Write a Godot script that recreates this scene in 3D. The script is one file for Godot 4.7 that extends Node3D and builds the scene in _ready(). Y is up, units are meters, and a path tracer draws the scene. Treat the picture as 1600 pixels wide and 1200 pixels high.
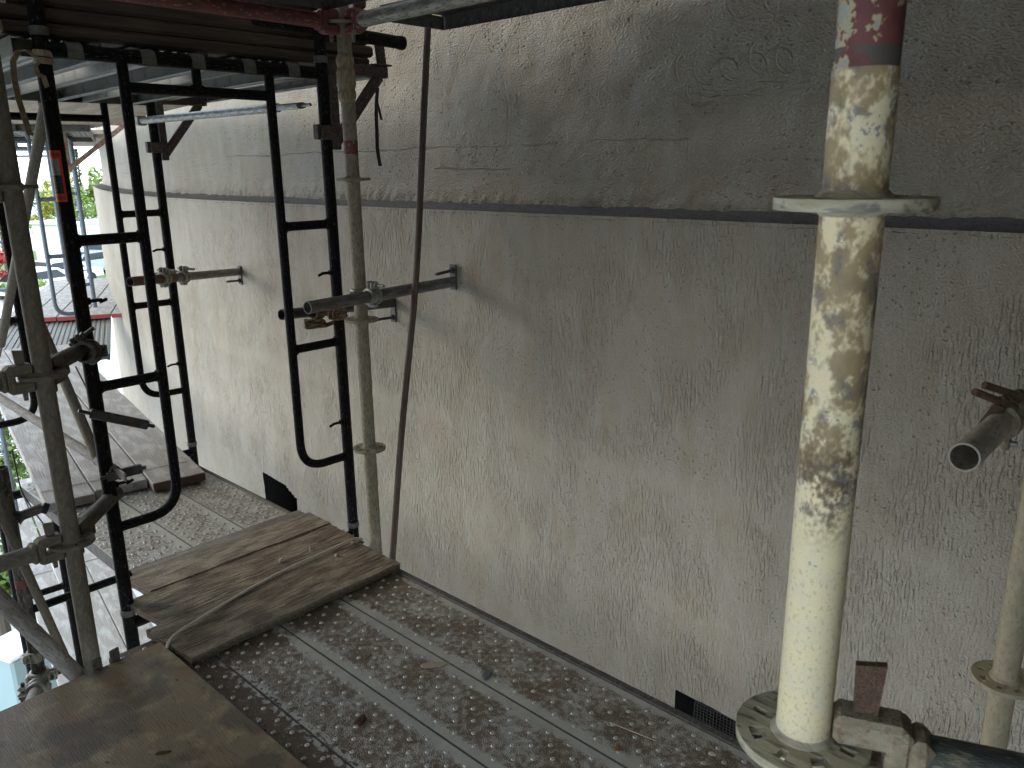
extends Node3D
# A lift of scaffolding beside a curved concrete wall. Units are metres, y is up, the origin is at eye level:
# -z runs along the wall into the picture, +x points at the wall.

const DECK := -1.42
const LIFT := 1.81
var used := {}
var mats := {}
var rng := RandomNumberGenerator.new()

# ---------------------------------------------------------------- mesh collector
class MB:
	var v := PackedVector3Array()
	var n := PackedVector3Array()
	var t := PackedVector2Array()
	var ix := PackedInt32Array()

	func tri(a: Vector3, b: Vector3, c: Vector3, out: Vector3, ua := Vector2.ZERO, ub := Vector2.ZERO, uc := Vector2.ZERO) -> void:
		var nn := (a - c).cross(a - b)
		var k := v.size()
		if nn.dot(out) < 0.0:
			nn = -nn
			v.append_array([a, c, b]); t.append_array([ua, uc, ub])
		else:
			v.append_array([a, b, c]); t.append_array([ua, ub, uc])
		nn = nn.normalized()
		n.append_array([nn, nn, nn]); ix.append_array([k, k + 1, k + 2])

	func quad(a: Vector3, b: Vector3, c: Vector3, d: Vector3, out: Vector3, off := Vector2.ZERO) -> void:
		# flat face; UV in metres along its two larger axes
		var ax := (b - a).normalized()
		var nn := (b - a).cross(d - a).normalized()
		var ay := nn.cross(ax)
		var uv := []
		for p: Vector3 in [a, b, c, d]:
			uv.append(Vector2((p - a).dot(ax), (p - a).dot(ay)) + off)
		tri(a, b, c, out, uv[0], uv[1], uv[2]); tri(a, c, d, out, uv[0], uv[2], uv[3])

	# a chamfered box in the frame xf (its origin is the box's centre); the long axis takes u
	func box(xf: Transform3D, s: Vector3, bev := 0.002, off := Vector2.ZERO) -> void:
		var h := s * 0.5
		bev = minf(bev, minf(h.x, minf(h.y, h.z)) * 0.8)
		var P := func(sx: float, sy: float, sz: float, axis: int) -> Vector3:
			var q := Vector3(sx * (h.x - (bev if axis != 0 else 0.0)), sy * (h.y - (bev if axis != 1 else 0.0)), sz * (h.z - (bev if axis != 2 else 0.0)))
			return xf * q
		var long := 0 if s.x >= s.y and s.x >= s.z else (1 if s.y >= s.z else 2)
		for axis in 3:
			var o1 := (axis + 1) % 3
			var o2 := (axis + 2) % 3
			if o2 == long:
				var sw := o1; o1 = o2; o2 = sw
			for sg: float in [-1.0, 1.0]:
				var c: Array[Vector3] = []
				for k: Array in [[-1.0, -1.0], [1.0, -1.0], [1.0, 1.0], [-1.0, 1.0]]:
					var q: Array[float] = [0.0, 0.0, 0.0]
					q[axis] = sg; q[o1] = k[0]; q[o2] = k[1]
					c.append(P.call(q[0], q[1], q[2], axis))
				var out := Vector3.ZERO
				out[axis] = sg
				quad(c[0], c[1], c[2], c[3], xf.basis * out, off + Vector2(0.37 * axis + 0.11 * sg, 0.23 * axis + 0.05 * sg))
		if bev <= 0.0:
			return
		for axis in 3: # the edges along each axis
			var o1 := (axis + 1) % 3
			var o2 := (axis + 2) % 3
			for s1: float in [-1.0, 1.0]:
				for s2: float in [-1.0, 1.0]:
					var lo: Array[float] = [0.0, 0.0, 0.0]
					lo[axis] = -1.0; lo[o1] = s1; lo[o2] = s2
					var hi := lo.duplicate()
					hi[axis] = 1.0
					var out := Vector3.ZERO
					out[o1] = s1; out[o2] = s2
					quad(P.call(lo[0], lo[1], lo[2], o1), P.call(hi[0], hi[1], hi[2], o1), P.call(hi[0], hi[1], hi[2], o2), P.call(lo[0], lo[1], lo[2], o2), xf.basis * out, off)
		for sx: float in [-1.0, 1.0]:
			for sy: float in [-1.0, 1.0]:
				for sz: float in [-1.0, 1.0]:
					tri(P.call(sx, sy, sz, 0), P.call(sx, sy, sz, 1), P.call(sx, sy, sz, 2), xf.basis * Vector3(sx, sy, sz))

	# a tube along a path; u runs round it from the side turned away from the origin, v along it in metres
	func tube(path: Array, r: float, seg := 16, wall := 0.0, cap := true, squash := 1.0) -> void:
		var p: Array[Vector3] = []
		for q: Vector3 in path:
			p.append(q)
		var d0 := (p[1] - p[0]).normalized()
		var mid := (p[0] + p[p.size() - 1]) * 0.5
		var ref := mid - d0 * mid.dot(d0)
		if ref.length() < 0.001 or mid.length() < 0.001:
			ref = Vector3.RIGHT if absf(d0.x) < 0.9 else Vector3.UP
			ref -= d0 * ref.dot(d0)
		ref = ref.normalized()
		var run := 0.0
		var rings: Array = []
		for k in p.size():
			var d := d0
			if k > 0 and k < p.size() - 1:
				d = (p[k + 1] - p[k - 1]).normalized()
			elif k == p.size() - 1:
				d = (p[k] - p[k - 1]).normalized()
			if k > 0:
				run += p[k].distance_to(p[k - 1])
			ref = (ref - d * ref.dot(d)).normalized()
			rings.append([p[k], d, ref, run])
		for shell in (2 if wall > 0.0 else 1):
			var rr := r if shell == 0 else r - wall
			var base := v.size()
			for g: Array in rings:
				var side: Vector3 = (g[1] as Vector3).cross(g[2])
				for j in seg + 1:
					var a := TAU * j / seg
					var q: Vector3 = (g[2] as Vector3) * cos(a) + side * sin(a) * squash
					v.append(g[0] + q * rr); n.append(q.normalized() if shell == 0 else -q.normalized())
					t.append(Vector2(float(j) / seg, g[3]))
			for k in rings.size() - 1:
				for j in seg:
					var a := base + k * (seg + 1) + j
					var b := a + seg + 1
					if shell == 0:
						ix.append_array([a, b, a + 1, a + 1, b, b + 1])
					else:
						ix.append_array([a, a + 1, b, a + 1, b + 1, b])
		if cap:
			for e: int in [0, rings.size() - 1]:
				var g: Array = rings[e]
				var out: Vector3 = (g[1] as Vector3) * (-1.0 if e == 0 else 1.0)
				var side: Vector3 = (g[1] as Vector3).cross(g[2])
				for j in seg:
					var a := TAU * j / seg
					var b := TAU * (j + 1) / seg
					var qa: Vector3 = (g[2] as Vector3) * cos(a) + side * sin(a) * squash
					var qb: Vector3 = (g[2] as Vector3) * cos(b) + side * sin(b) * squash
					if wall > 0.0:
						tri(g[0] + qa * r, g[0] + qb * r, g[0] + qb * (r - wall), out); tri(g[0] + qa * r, g[0] + qb * (r - wall), g[0] + qa * (r - wall), out)
					else:
						tri(g[0], g[0] + qa * r, g[0] + qb * r, out, Vector2(0.5, 0), Vector2(0.5, 0.01), Vector2(0.52, 0.01))

	# a turned profile [r, h] round the axis dir at pos
	func lathe(pos: Vector3, dir: Vector3, prof: Array, seg := 20) -> void:
		var w := dir.normalized()
		var a0 := (Vector3.RIGHT if absf(w.x) < 0.9 else Vector3.UP)
		a0 = (a0 - w * a0.dot(w)).normalized()
		var b0 := w.cross(a0)
		for k in prof.size() - 1:
			var A: Vector2 = prof[k]
			var B: Vector2 = prof[k + 1]
			var tang := Vector2(B.x - A.x, B.y - A.y)
			var nr := Vector2(tang.y, -tang.x).normalized()
			for j in seg:
				var c: Array[Vector3] = []
				for q: Array in [[A, j], [A, j + 1], [B, j + 1], [B, j]]:
					var ang: float = TAU * q[1] / seg
					c.append(pos + (a0 * cos(ang) + b0 * sin(ang)) * q[0].x + w * q[0].y)
				var am := TAU * (j + 0.5) / seg
				var out := (a0 * cos(am) + b0 * sin(am)) * nr.x + w * nr.y
				if seg <= 8:
					if A.x > 0.00001:
						tri(c[0], c[1], c[2], out, Vector2(float(j) / seg, A.y), Vector2(float(j + 1) / seg, A.y), Vector2(float(j + 1) / seg, B.y))
					if B.x > 0.00001:
						tri(c[0], c[2], c[3], out, Vector2(float(j) / seg, A.y), Vector2(float(j + 1) / seg, B.y), Vector2(float(j) / seg, B.y))
					continue
				var o0 := (a0 * cos(TAU * j / seg) + b0 * sin(TAU * j / seg)) * nr.x + w * nr.y
				var o1 := (a0 * cos(TAU * (j + 1) / seg) + b0 * sin(TAU * (j + 1) / seg)) * nr.x + w * nr.y
				var q := v.size()
				v.append_array(c)
				n.append_array([o0, o1, o1, o0])
				t.append_array([Vector2(float(j) / seg, A.y), Vector2(float(j + 1) / seg, A.y), Vector2(float(j + 1) / seg, B.y), Vector2(float(j) / seg, B.y)])
				if ((c[0] - c[2]).cross(c[0] - c[1])).dot(out) >= 0.0 and A.x > 0.00001 or ((c[0] - c[3]).cross(c[0] - c[2])).dot(out) >= 0.0 and A.x <= 0.00001:
					ix.append_array([q, q + 1, q + 2, q, q + 2, q + 3])
				else:
					ix.append_array([q, q + 2, q + 1, q, q + 3, q + 2])

	func hexnut(pos: Vector3, dir: Vector3, r := 0.011, h := 0.011) -> void:
		lathe(pos, dir, [Vector2(0, 0), Vector2(r * 0.9, 0), Vector2(r, h * 0.15), Vector2(r, h * 0.85), Vector2(r * 0.9, h), Vector2(0, h)], 6)

	func commit() -> ArrayMesh:
		var a := []
		a.resize(Mesh.ARRAY_MAX)
		a[Mesh.ARRAY_VERTEX] = v; a[Mesh.ARRAY_NORMAL] = n; a[Mesh.ARRAY_TEX_UV] = t; a[Mesh.ARRAY_INDEX] = ix
		var m := ArrayMesh.new()
		m.add_surface_from_arrays(Mesh.PRIMITIVE_TRIANGLES, a)
		return m

# ---------------------------------------------------------------- scene helpers
func numbered(called: String) -> String:
	var k: int = used.get(called, -1) + 1
	used[called] = k
	return called if k == 0 else "%s_%03d" % [called, k]

func tag(o: Node3D, label := "", category := "", group := "", kind := "") -> Node3D:
	if label: o.set_meta("label", label)
	if category: o.set_meta("category", category)
	if group: o.set_meta("group", group)
	if kind: o.set_meta("kind", kind)
	return o

func thing(called: String, label: String, category: String, at := Vector3.ZERO, group := "") -> Node3D:
	var o := Node3D.new()
	o.name = numbered(called)
	add_child(o)
	o.position = at
	return tag(o, label, category, group)

# commits a mesh built in world axes as a part of a thing that stands (unturned) at its base
func part(called: String, b: MB, m: Material, to: Node3D, label := "") -> MeshInstance3D:
	var o := MeshInstance3D.new()
	o.name = called
	o.mesh = b.commit()
	o.material_override = m
	to.add_child(o, true)
	var q: Node = to
	var at := Vector3.ZERO
	while q != self and q is Node3D:
		at += (q as Node3D).position
		q = q.get_parent()
	o.position = -at
	if label: o.set_meta("label", label)
	return o

# a mesh instance in its parent's own axes
func piece(called: String, mesh: Mesh, m: Material, to: Node3D, xf := Transform3D.IDENTITY) -> MeshInstance3D:
	var o := MeshInstance3D.new()
	o.name = called if to != self else numbered(called)
	o.mesh = mesh
	o.material_override = m
	to.add_child(o, true)
	o.transform = xf
	return o

func solo(called: String, b: MB, m: Material, label: String, category: String, group := "", kind := "") -> MeshInstance3D:
	var o := MeshInstance3D.new()
	o.name = numbered(called)
	var lo := Vector3(1e9, 1e9, 1e9)
	var hi := -lo
	for q in b.v:
		lo = lo.min(q); hi = hi.max(q)
	var c := Vector3((lo.x + hi.x) * 0.5, lo.y, (lo.z + hi.z) * 0.5)
	for k in b.v.size():
		b.v[k] -= c
	o.mesh = b.commit()
	o.material_override = m
	add_child(o)
	o.position = c
	tag(o, label, category, group, kind)
	return o

func along(a: Vector3, b: Vector3, up := Vector3.UP) -> Transform3D:
	# frame at the middle of a..b whose x runs from a to b
	var x := (b - a).normalized()
	var z := x.cross(up).normalized()
	return Transform3D(Basis(x, z.cross(x), z), (a + b) * 0.5)

func arc(pts: Array, r: float, steps := 6) -> Array:
	# rounds the inner corners of a polyline
	var out := [pts[0]]
	for k in range(1, pts.size() - 1):
		var p: Vector3 = pts[k]
		var a: Vector3 = (pts[k - 1] - p)
		var b: Vector3 = (pts[k + 1] - p)
		var cut := minf(r, minf(a.length(), b.length()) * 0.49)
		var s := p + a.normalized() * cut
		var e := p + b.normalized() * cut
		for j in steps + 1:
			var f := float(j) / steps
			out.append(s.lerp(p, f).lerp(p.lerp(e, f), f))
	out.append(pts[pts.size() - 1])
	return out

# ---------------------------------------------------------------- textures
func noise_bytes(w: int, h: int, sd: int, freq: float, oct := 4, type := FastNoiseLite.TYPE_SIMPLEX_SMOOTH, sx := 1, sy := 1, seamless := false) -> PackedByteArray:
	var f := FastNoiseLite.new()
	f.seed = sd
	f.noise_type = type
	f.frequency = freq
	f.fractal_type = FastNoiseLite.FRACTAL_FBM if oct > 1 else FastNoiseLite.FRACTAL_NONE
	f.fractal_octaves = oct
	if type == FastNoiseLite.TYPE_CELLULAR:
		f.cellular_return_type = FastNoiseLite.RETURN_DISTANCE
	var im := f.get_seamless_image(w / sx, h / sy, false, false, 0.1, true) if seamless else f.get_image(w / sx, h / sy, false, false, true)
	im.convert(Image.FORMAT_L8)
	if sx > 1 or sy > 1:
		im.resize(w, h, Image.INTERPOLATE_CUBIC)
	return im.get_data()

func tex_l8(w: int, h: int, d: PackedByteArray) -> ImageTexture:
	return ImageTexture.create_from_image(Image.create_from_data(w, h, false, Image.FORMAT_L8, d))

func tex_rgb(w: int, h: int, d: PackedByteArray) -> ImageTexture:
	return ImageTexture.create_from_image(Image.create_from_data(w, h, false, Image.FORMAT_RGB8, d))

func lin(r: float, g: float, b: float) -> Color:
	return Color(r, g, b).linear_to_srgb()

func mat(color: Color, rough := 0.6, metal := 0.0, spec := 0.5) -> StandardMaterial3D:
	var m := StandardMaterial3D.new()
	m.albedo_color = color
	m.roughness = rough
	m.metallic = metal
	m.metallic_specular = spec
	m.cull_mode = BaseMaterial3D.CULL_DISABLED
	return m

# blends up to three linear colours by two noise fields: base, patches where na > ta, chips where nb > tb
func mottle(w: int, h: int, c0: Color, c1: Color, c2: Color, na: PackedByteArray, ta: float, sa: float, nb: PackedByteArray, tb: float, sb: float, nc: PackedByteArray, grain: float) -> ImageTexture:
	var d := PackedByteArray()
	d.resize(w * h * 3)
	var lut := PackedByteArray()
	lut.resize(1025)
	for k in 1025:
		lut[k] = int(Color(k / 1024.0, 0, 0).linear_to_srgb().r * 255.0)
	var q := 0
	for k in w * h:
		var fa := clampf((na[k] / 255.0 - ta) * sa + 0.5, 0.0, 1.0)
		var fb := clampf((nb[k] / 255.0 - tb) * sb + 0.5, 0.0, 1.0)
		var g := (1.0 + grain * (nc[k] / 127.5 - 1.0)) * 1024.0
		var r := lerpf(lerpf(c0.r, c1.r, fa), c2.r, fb) * g
		var gg := lerpf(lerpf(c0.g, c1.g, fa), c2.g, fb) * g
		var b := lerpf(lerpf(c0.b, c1.b, fa), c2.b, fb) * g
		d[q] = lut[clampi(int(r), 0, 1024)]; d[q + 1] = lut[clampi(int(gg), 0, 1024)]; d[q + 2] = lut[clampi(int(b), 0, 1024)]
		q += 3
	return tex_rgb(w, h, d)

func textured(t: Texture2D, scale := Vector3.ONE, rough := 0.6, metal := 0.0) -> StandardMaterial3D:
	var m := mat(Color.WHITE, rough, metal)
	m.albedo_texture = t
	m.uv1_scale = scale
	return m

func bump(m: StandardMaterial3D, t: Texture2D, cm: float) -> StandardMaterial3D:
	m.heightmap_enabled = true
	m.heightmap_texture = t
	m.heightmap_scale = cm
	return m

func build_materials() -> void:
	var N := 512
	var n1 := noise_bytes(N, N, 11, 0.012, 5)
	var n2 := noise_bytes(N, N, 12, 0.03, 4)
	var n3 := noise_bytes(N, N, 13, 0.12, 3)
	var n4 := noise_bytes(N, N, 14, 0.4, 2)
	var fine := tex_l8(N, N, n3)
	# black enamel with grey scuffs and specks
	mats.black = bump(textured(mottle(N, N, Color(0.008, 0.0075, 0.007), Color(0.014, 0.0125, 0.011), Color(0.085, 0.075, 0.06), n1, 0.55, 3.0, n2, 0.80, 7.0, n4, 0.4), Vector3(1, 2.5, 1), 0.55), fine, 0.05)
	mats.black.metallic_specular = 0.2
	mats.bluegrey = bump(textured(mottle(N, N, Color(0.10, 0.125, 0.15), Color(0.14, 0.165, 0.19), Color(0.3, 0.3, 0.3), n1, 0.55, 3.0, n2, 0.78, 14.0, n4, 0.3), Vector3(1, 2.5, 1), 0.45, 0.2), fine, 0.04)
	mats.galv = bump(textured(mottle(N, N, Color(0.34, 0.345, 0.33), Color(0.22, 0.21, 0.18), Color(0.1, 0.08, 0.055), n1, 0.55, 4.0, n2, 0.72, 8.0, n4, 0.2), Vector3(1, 2.5, 1), 0.5, 0.4), fine, 0.04)
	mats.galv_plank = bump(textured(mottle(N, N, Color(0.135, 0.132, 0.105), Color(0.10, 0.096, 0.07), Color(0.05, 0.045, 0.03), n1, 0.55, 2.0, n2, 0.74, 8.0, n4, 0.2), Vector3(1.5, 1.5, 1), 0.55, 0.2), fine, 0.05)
	mats.darksteel = bump(textured(mottle(N, N, Color(0.075, 0.072, 0.066), Color(0.045, 0.04, 0.036), Color(0.12, 0.06, 0.03), n1, 0.5, 4.0, n2, 0.74, 8.0, n4, 0.3), Vector3(1, 2.0, 1), 0.5, 0.3), fine, 0.05)
	mats.greytube = bump(textured(mottle(N, N, Color(0.17, 0.165, 0.155), Color(0.11, 0.10, 0.09), Color(0.12, 0.075, 0.04), n1, 0.5, 4.0, n2, 0.74, 8.0, n4, 0.25), Vector3(1, 2.0, 1), 0.5, 0.3), fine, 0.05)
	mats.olive = bump(textured(mottle(N, N, Color(0.175, 0.15, 0.105), Color(0.13, 0.112, 0.08), Color(0.22, 0.185, 0.12), n1, 0.5, 2.0, n2, 0.68, 3.0, n4, 0.25), Vector3(1, 3.0, 1), 0.75), fine, 0.06)
	mats.cream = bump(textured(mottle(N, N, Color(0.30, 0.26, 0.175), Color(0.235, 0.20, 0.13), Color(0.15, 0.12, 0.08), n1, 0.52, 2.5, n2, 0.70, 4.0, n4, 0.2), Vector3(1, 3.0, 1), 0.65), fine, 0.05)
	mats.white_pole = bump(textured(mottle(N, N, Color(0.47, 0.395, 0.265), Color(0.41, 0.335, 0.215), Color(0.32, 0.255, 0.16), n1, 0.55, 2.0, n2, 0.74, 3.0, n4, 0.10), Vector3(1, 4.0, 1), 0.6), fine, 0.03)
	mats.rust = bump(textured(mottle(N, N, Color(0.125, 0.07, 0.042), Color(0.08, 0.048, 0.032), Color(0.18, 0.11, 0.06), n2, 0.5, 5.0, n3, 0.66, 6.0, n4, 0.4), Vector3(1, 3.0, 1), 0.85), fine, 0.25)
	mats.rusty_yellow = bump(textured(mottle(N, N, Color(0.11, 0.055, 0.03), Color(0.45, 0.34, 0.13), Color(0.05, 0.03, 0.02), n2, 0.56, 8.0, n3, 0.7, 6.0, n4, 0.3), Vector3(1, 12.0, 1), 0.8), fine, 0.25)
	mats.redpaint = bump(textured(mottle(N, N, Color(0.20, 0.055, 0.045), Color(0.13, 0.045, 0.035), Color(0.30, 0.26, 0.18), n1, 0.5, 4.0, n2, 0.77, 12.0, n4, 0.25), Vector3(1, 2.0, 1), 0.6), fine, 0.08)
	mats.rod = bump(textured(mottle(N, N, Color(0.115, 0.085, 0.058), Color(0.095, 0.042, 0.028), Color(0.06, 0.042, 0.032), n1, 0.54, 4.0, n2, 0.76, 8.0, n4, 0.3), Vector3(1, 0.45, 1), 0.6), fine, 0.08)
	mats.zinc_cream = bump(textured(mottle(N, N, Color(0.56, 0.51, 0.36), Color(0.40, 0.35, 0.23), Color(0.2, 0.18, 0.14), n1, 0.55, 4.0, n2, 0.66, 8.0, n4, 0.2), Vector3(6, 6, 1), 0.6), fine, 0.06)
	mats.zinc_cream.uv1_triplanar = true
	mats.head = bump(textured(mottle(N, N, Color(0.36, 0.31, 0.21), Color(0.28, 0.22, 0.14), Color(0.2, 0.12, 0.07), n1, 0.5, 4.0, n2, 0.68, 8.0, n4, 0.25), Vector3(4, 4, 1), 0.7), fine, 0.1)
	mats.greentube = bump(textured(mottle(N, N, Color(0.05, 0.058, 0.05), Color(0.10, 0.10, 0.075), Color(0.2, 0.18, 0.12), n1, 0.55, 4.0, n2, 0.68, 8.0, n4, 0.3), Vector3(1, 2, 1), 0.55), fine, 0.08)
	mats.galv_old = bump(textured(mottle(N, N, Color(0.33, 0.31, 0.24), Color(0.22, 0.2, 0.15), Color(0.12, 0.1, 0.07), n1, 0.55, 4.0, n2, 0.68, 8.0, n4, 0.25), Vector3(1, 2, 1), 0.5, 0.2), fine, 0.06)
	mats.greypale = bump(textured(mottle(N, N, Color(0.30, 0.275, 0.235), Color(0.22, 0.2, 0.165), Color(0.14, 0.12, 0.1), n1, 0.52, 4.0, n2, 0.72, 8.0, n4, 0.2), Vector3(1, 2, 1), 0.7), fine, 0.08)
	mats.olive_dark = bump(textured(mottle(N, N, Color(0.10, 0.09, 0.072), Color(0.065, 0.055, 0.043), Color(0.16, 0.09, 0.05), n1, 0.5, 4.0, n2, 0.72, 8.0, n4, 0.3), Vector3(1, 2, 1), 0.75), fine, 0.12)
	mats.olive_grey = bump(textured(mottle(N, N, Color(0.22, 0.20, 0.17), Color(0.16, 0.14, 0.11), Color(0.1, 0.08, 0.06), n1, 0.5, 4.0, n2, 0.72, 8.0, n4, 0.2), Vector3(1, 2, 1), 0.7), fine, 0.08)
	mats.muddyblack = bump(textured(mottle(N, N, Color(0.035, 0.03, 0.025), Color(0.09, 0.075, 0.055), Color(0.2, 0.17, 0.12), n1, 0.5, 4.0, n2, 0.7, 8.0, n4, 0.3), Vector3(1, 2, 1), 0.7), fine, 0.1)
	mats.darkplank = mats.darksteel
	mats.slate = mat(lin(0.10, 0.10, 0.105), 0.7)
	mats.rust_dark = mat(lin(0.07, 0.035, 0.015), 0.9)
	mats.chipwood = mat(lin(0.18, 0.10, 0.04), 0.9)
	mats.chippale = mat(lin(0.5, 0.44, 0.34), 0.8)
	mats.sand = mat(lin(0.36, 0.30, 0.22), 0.9)
	mats.grit = mat(lin(0.30, 0.27, 0.22), 0.9)
	mats.paletube = bump(textured(mottle(N, N, Color(0.55, 0.50, 0.40), Color(0.42, 0.38, 0.30), Color(0.28, 0.23, 0.16), n1, 0.52, 3.0, n2, 0.72, 5.0, n4, 0.2), Vector3(1, 2, 1), 0.6), fine, 0.06)
	mats.dark = mat(lin(0.015, 0.013, 0.012), 0.8)
	mats.mesh = mat(lin(0.03, 0.03, 0.03), 0.7)
	mats.strap = mat(lin(0.03, 0.028, 0.024), 0.9)
	mats.ribbon = bump(textured(mottle(N, N, Color(0.36, 0.30, 0.20), Color(0.28, 0.2, 0.11), Color(0.2, 0.15, 0.09), n1, 0.5, 4.0, n2, 0.76, 8.0, n4, 0.2), Vector3(2, 4, 1), 0.9), fine, 0.05)
	mats.wire = mat(lin(0.52, 0.45, 0.34), 0.8)
	mats.hook = bump(textured(mottle(N, N, Color(0.13, 0.125, 0.095), Color(0.09, 0.085, 0.065), Color(0.06, 0.05, 0.035), n1, 0.55, 3.0, n2, 0.74, 6.0, n4, 0.25), Vector3(4, 4, 1), 0.6), fine, 0.06)
	mats.edge = bump(textured(mottle(N, N, Color(0.085, 0.078, 0.068), Color(0.06, 0.052, 0.043), Color(0.14, 0.13, 0.11), n1, 0.55, 3.0, n2, 0.70, 6.0, n4, 0.3), Vector3(4, 2, 1), 0.7), fine, 0.06)
	mats.zinc = bump(textured(mottle(N, N, Color(0.33, 0.33, 0.28), Color(0.22, 0.21, 0.17), Color(0.12, 0.10, 0.065), n1, 0.55, 4.0, n2, 0.74, 8.0, n4, 0.2), Vector3(2, 8, 1), 0.45, 0.4), fine, 0.06)
	mats.bracket = bump(textured(mottle(N, N, Color(0.045, 0.038, 0.032), Color(0.09, 0.055, 0.04), Color(0.2, 0.17, 0.12), n1, 0.52, 5.0, n2, 0.76, 9.0, n4, 0.3), Vector3(3, 3, 1), 0.7), fine, 0.08)
	mats.pinkrust = bump(textured(mottle(N, N, Color(0.30, 0.24, 0.19), Color(0.30, 0.14, 0.09), Color(0.12, 0.08, 0.06), n1, 0.5, 5.0, n2, 0.74, 9.0, n4, 0.3), Vector3(3, 3, 1), 0.7), fine, 0.08)

	# wood: grain along u
	var W := 1024
	var H := 256
	var g1 := noise_bytes(W, H, 21, 0.05, 4, FastNoiseLite.TYPE_SIMPLEX_SMOOTH, 16, 1)
	var g2 := noise_bytes(W, H, 22, 0.2, 3, FastNoiseLite.TYPE_SIMPLEX_SMOOTH, 32, 1)
	var g3 := noise_bytes(W, H, 23, 0.02, 4, FastNoiseLite.TYPE_SIMPLEX_SMOOTH, 4, 1)
	var g4 := noise_bytes(W, H, 24, 0.3, 2, FastNoiseLite.TYPE_SIMPLEX_SMOOTH, 4, 1)
	var gt := tex_l8(W, H, g2)
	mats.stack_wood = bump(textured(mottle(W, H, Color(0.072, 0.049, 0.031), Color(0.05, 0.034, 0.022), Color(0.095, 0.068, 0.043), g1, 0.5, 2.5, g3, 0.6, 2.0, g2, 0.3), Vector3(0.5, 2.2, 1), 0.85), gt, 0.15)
	mats.grey_wood = bump(textured(mottle(W, H, Color(0.20, 0.175, 0.145), Color(0.145, 0.12, 0.095), Color(0.26, 0.24, 0.205), g2, 0.5, 3.0, g3, 0.60, 2.0, g4, 0.3), Vector3(0.6, 2.0, 1), 0.85), gt, 0.2)
	mats.far_wood = bump(textured(mottle(W, H, Color(0.33, 0.30, 0.265), Color(0.275, 0.25, 0.215), Color(0.42, 0.40, 0.37), g2, 0.5, 2.0, g3, 0.62, 2.5, g4, 0.35), Vector3(0.9, 2.6, 1), 0.75), gt, 0.15)
	mats.board_wood = bump(textured(mottle(W, H, Color(0.175, 0.130, 0.085), Color(0.085, 0.060, 0.039), Color(0.25, 0.20, 0.135), g2, 0.5, 4.5, g3, 0.58, 2.2, g4, 0.45), Vector3(1.1, 2.4, 1), 0.85), gt, 0.8)
	mats.board_pale = bump(textured(mottle(W, H, Color(0.25, 0.20, 0.14), Color(0.14, 0.105, 0.07), Color(0.32, 0.27, 0.20), g2, 0.5, 4.5, g3, 0.60, 2.2, g4, 0.4), Vector3(1.1, 2.4, 1), 0.85), gt, 0.4)
	mats.over_wood = bump(textured(mottle(W, H, Color(0.30, 0.24, 0.165), Color(0.24, 0.185, 0.125), Color(0.36, 0.30, 0.22), g2, 0.5, 2.5, g3, 0.6, 2.0, g4, 0.3), Vector3(0.5, 2.0, 1), 0.8), gt, 0.15)
	mats.red_end = mat(lin(0.33, 0.055, 0.05), 0.7)
	mats.rough_wood = bump(textured(mottle(W, H, Color(0.36, 0.24, 0.11), Color(0.16, 0.10, 0.05), Color(0.45, 0.34, 0.18), g4, 0.5, 4.0, g3, 0.66, 5.0, g2, 0.6), Vector3(1.5, 6, 1), 0.9), gt, 0.5)

	for k: String in ["rust", "bracket", "hook", "zinc", "head"]:
		mats[k].uv1_triplanar = true
		mats[k].uv1_scale = Vector3.ONE * 5.0

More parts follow.
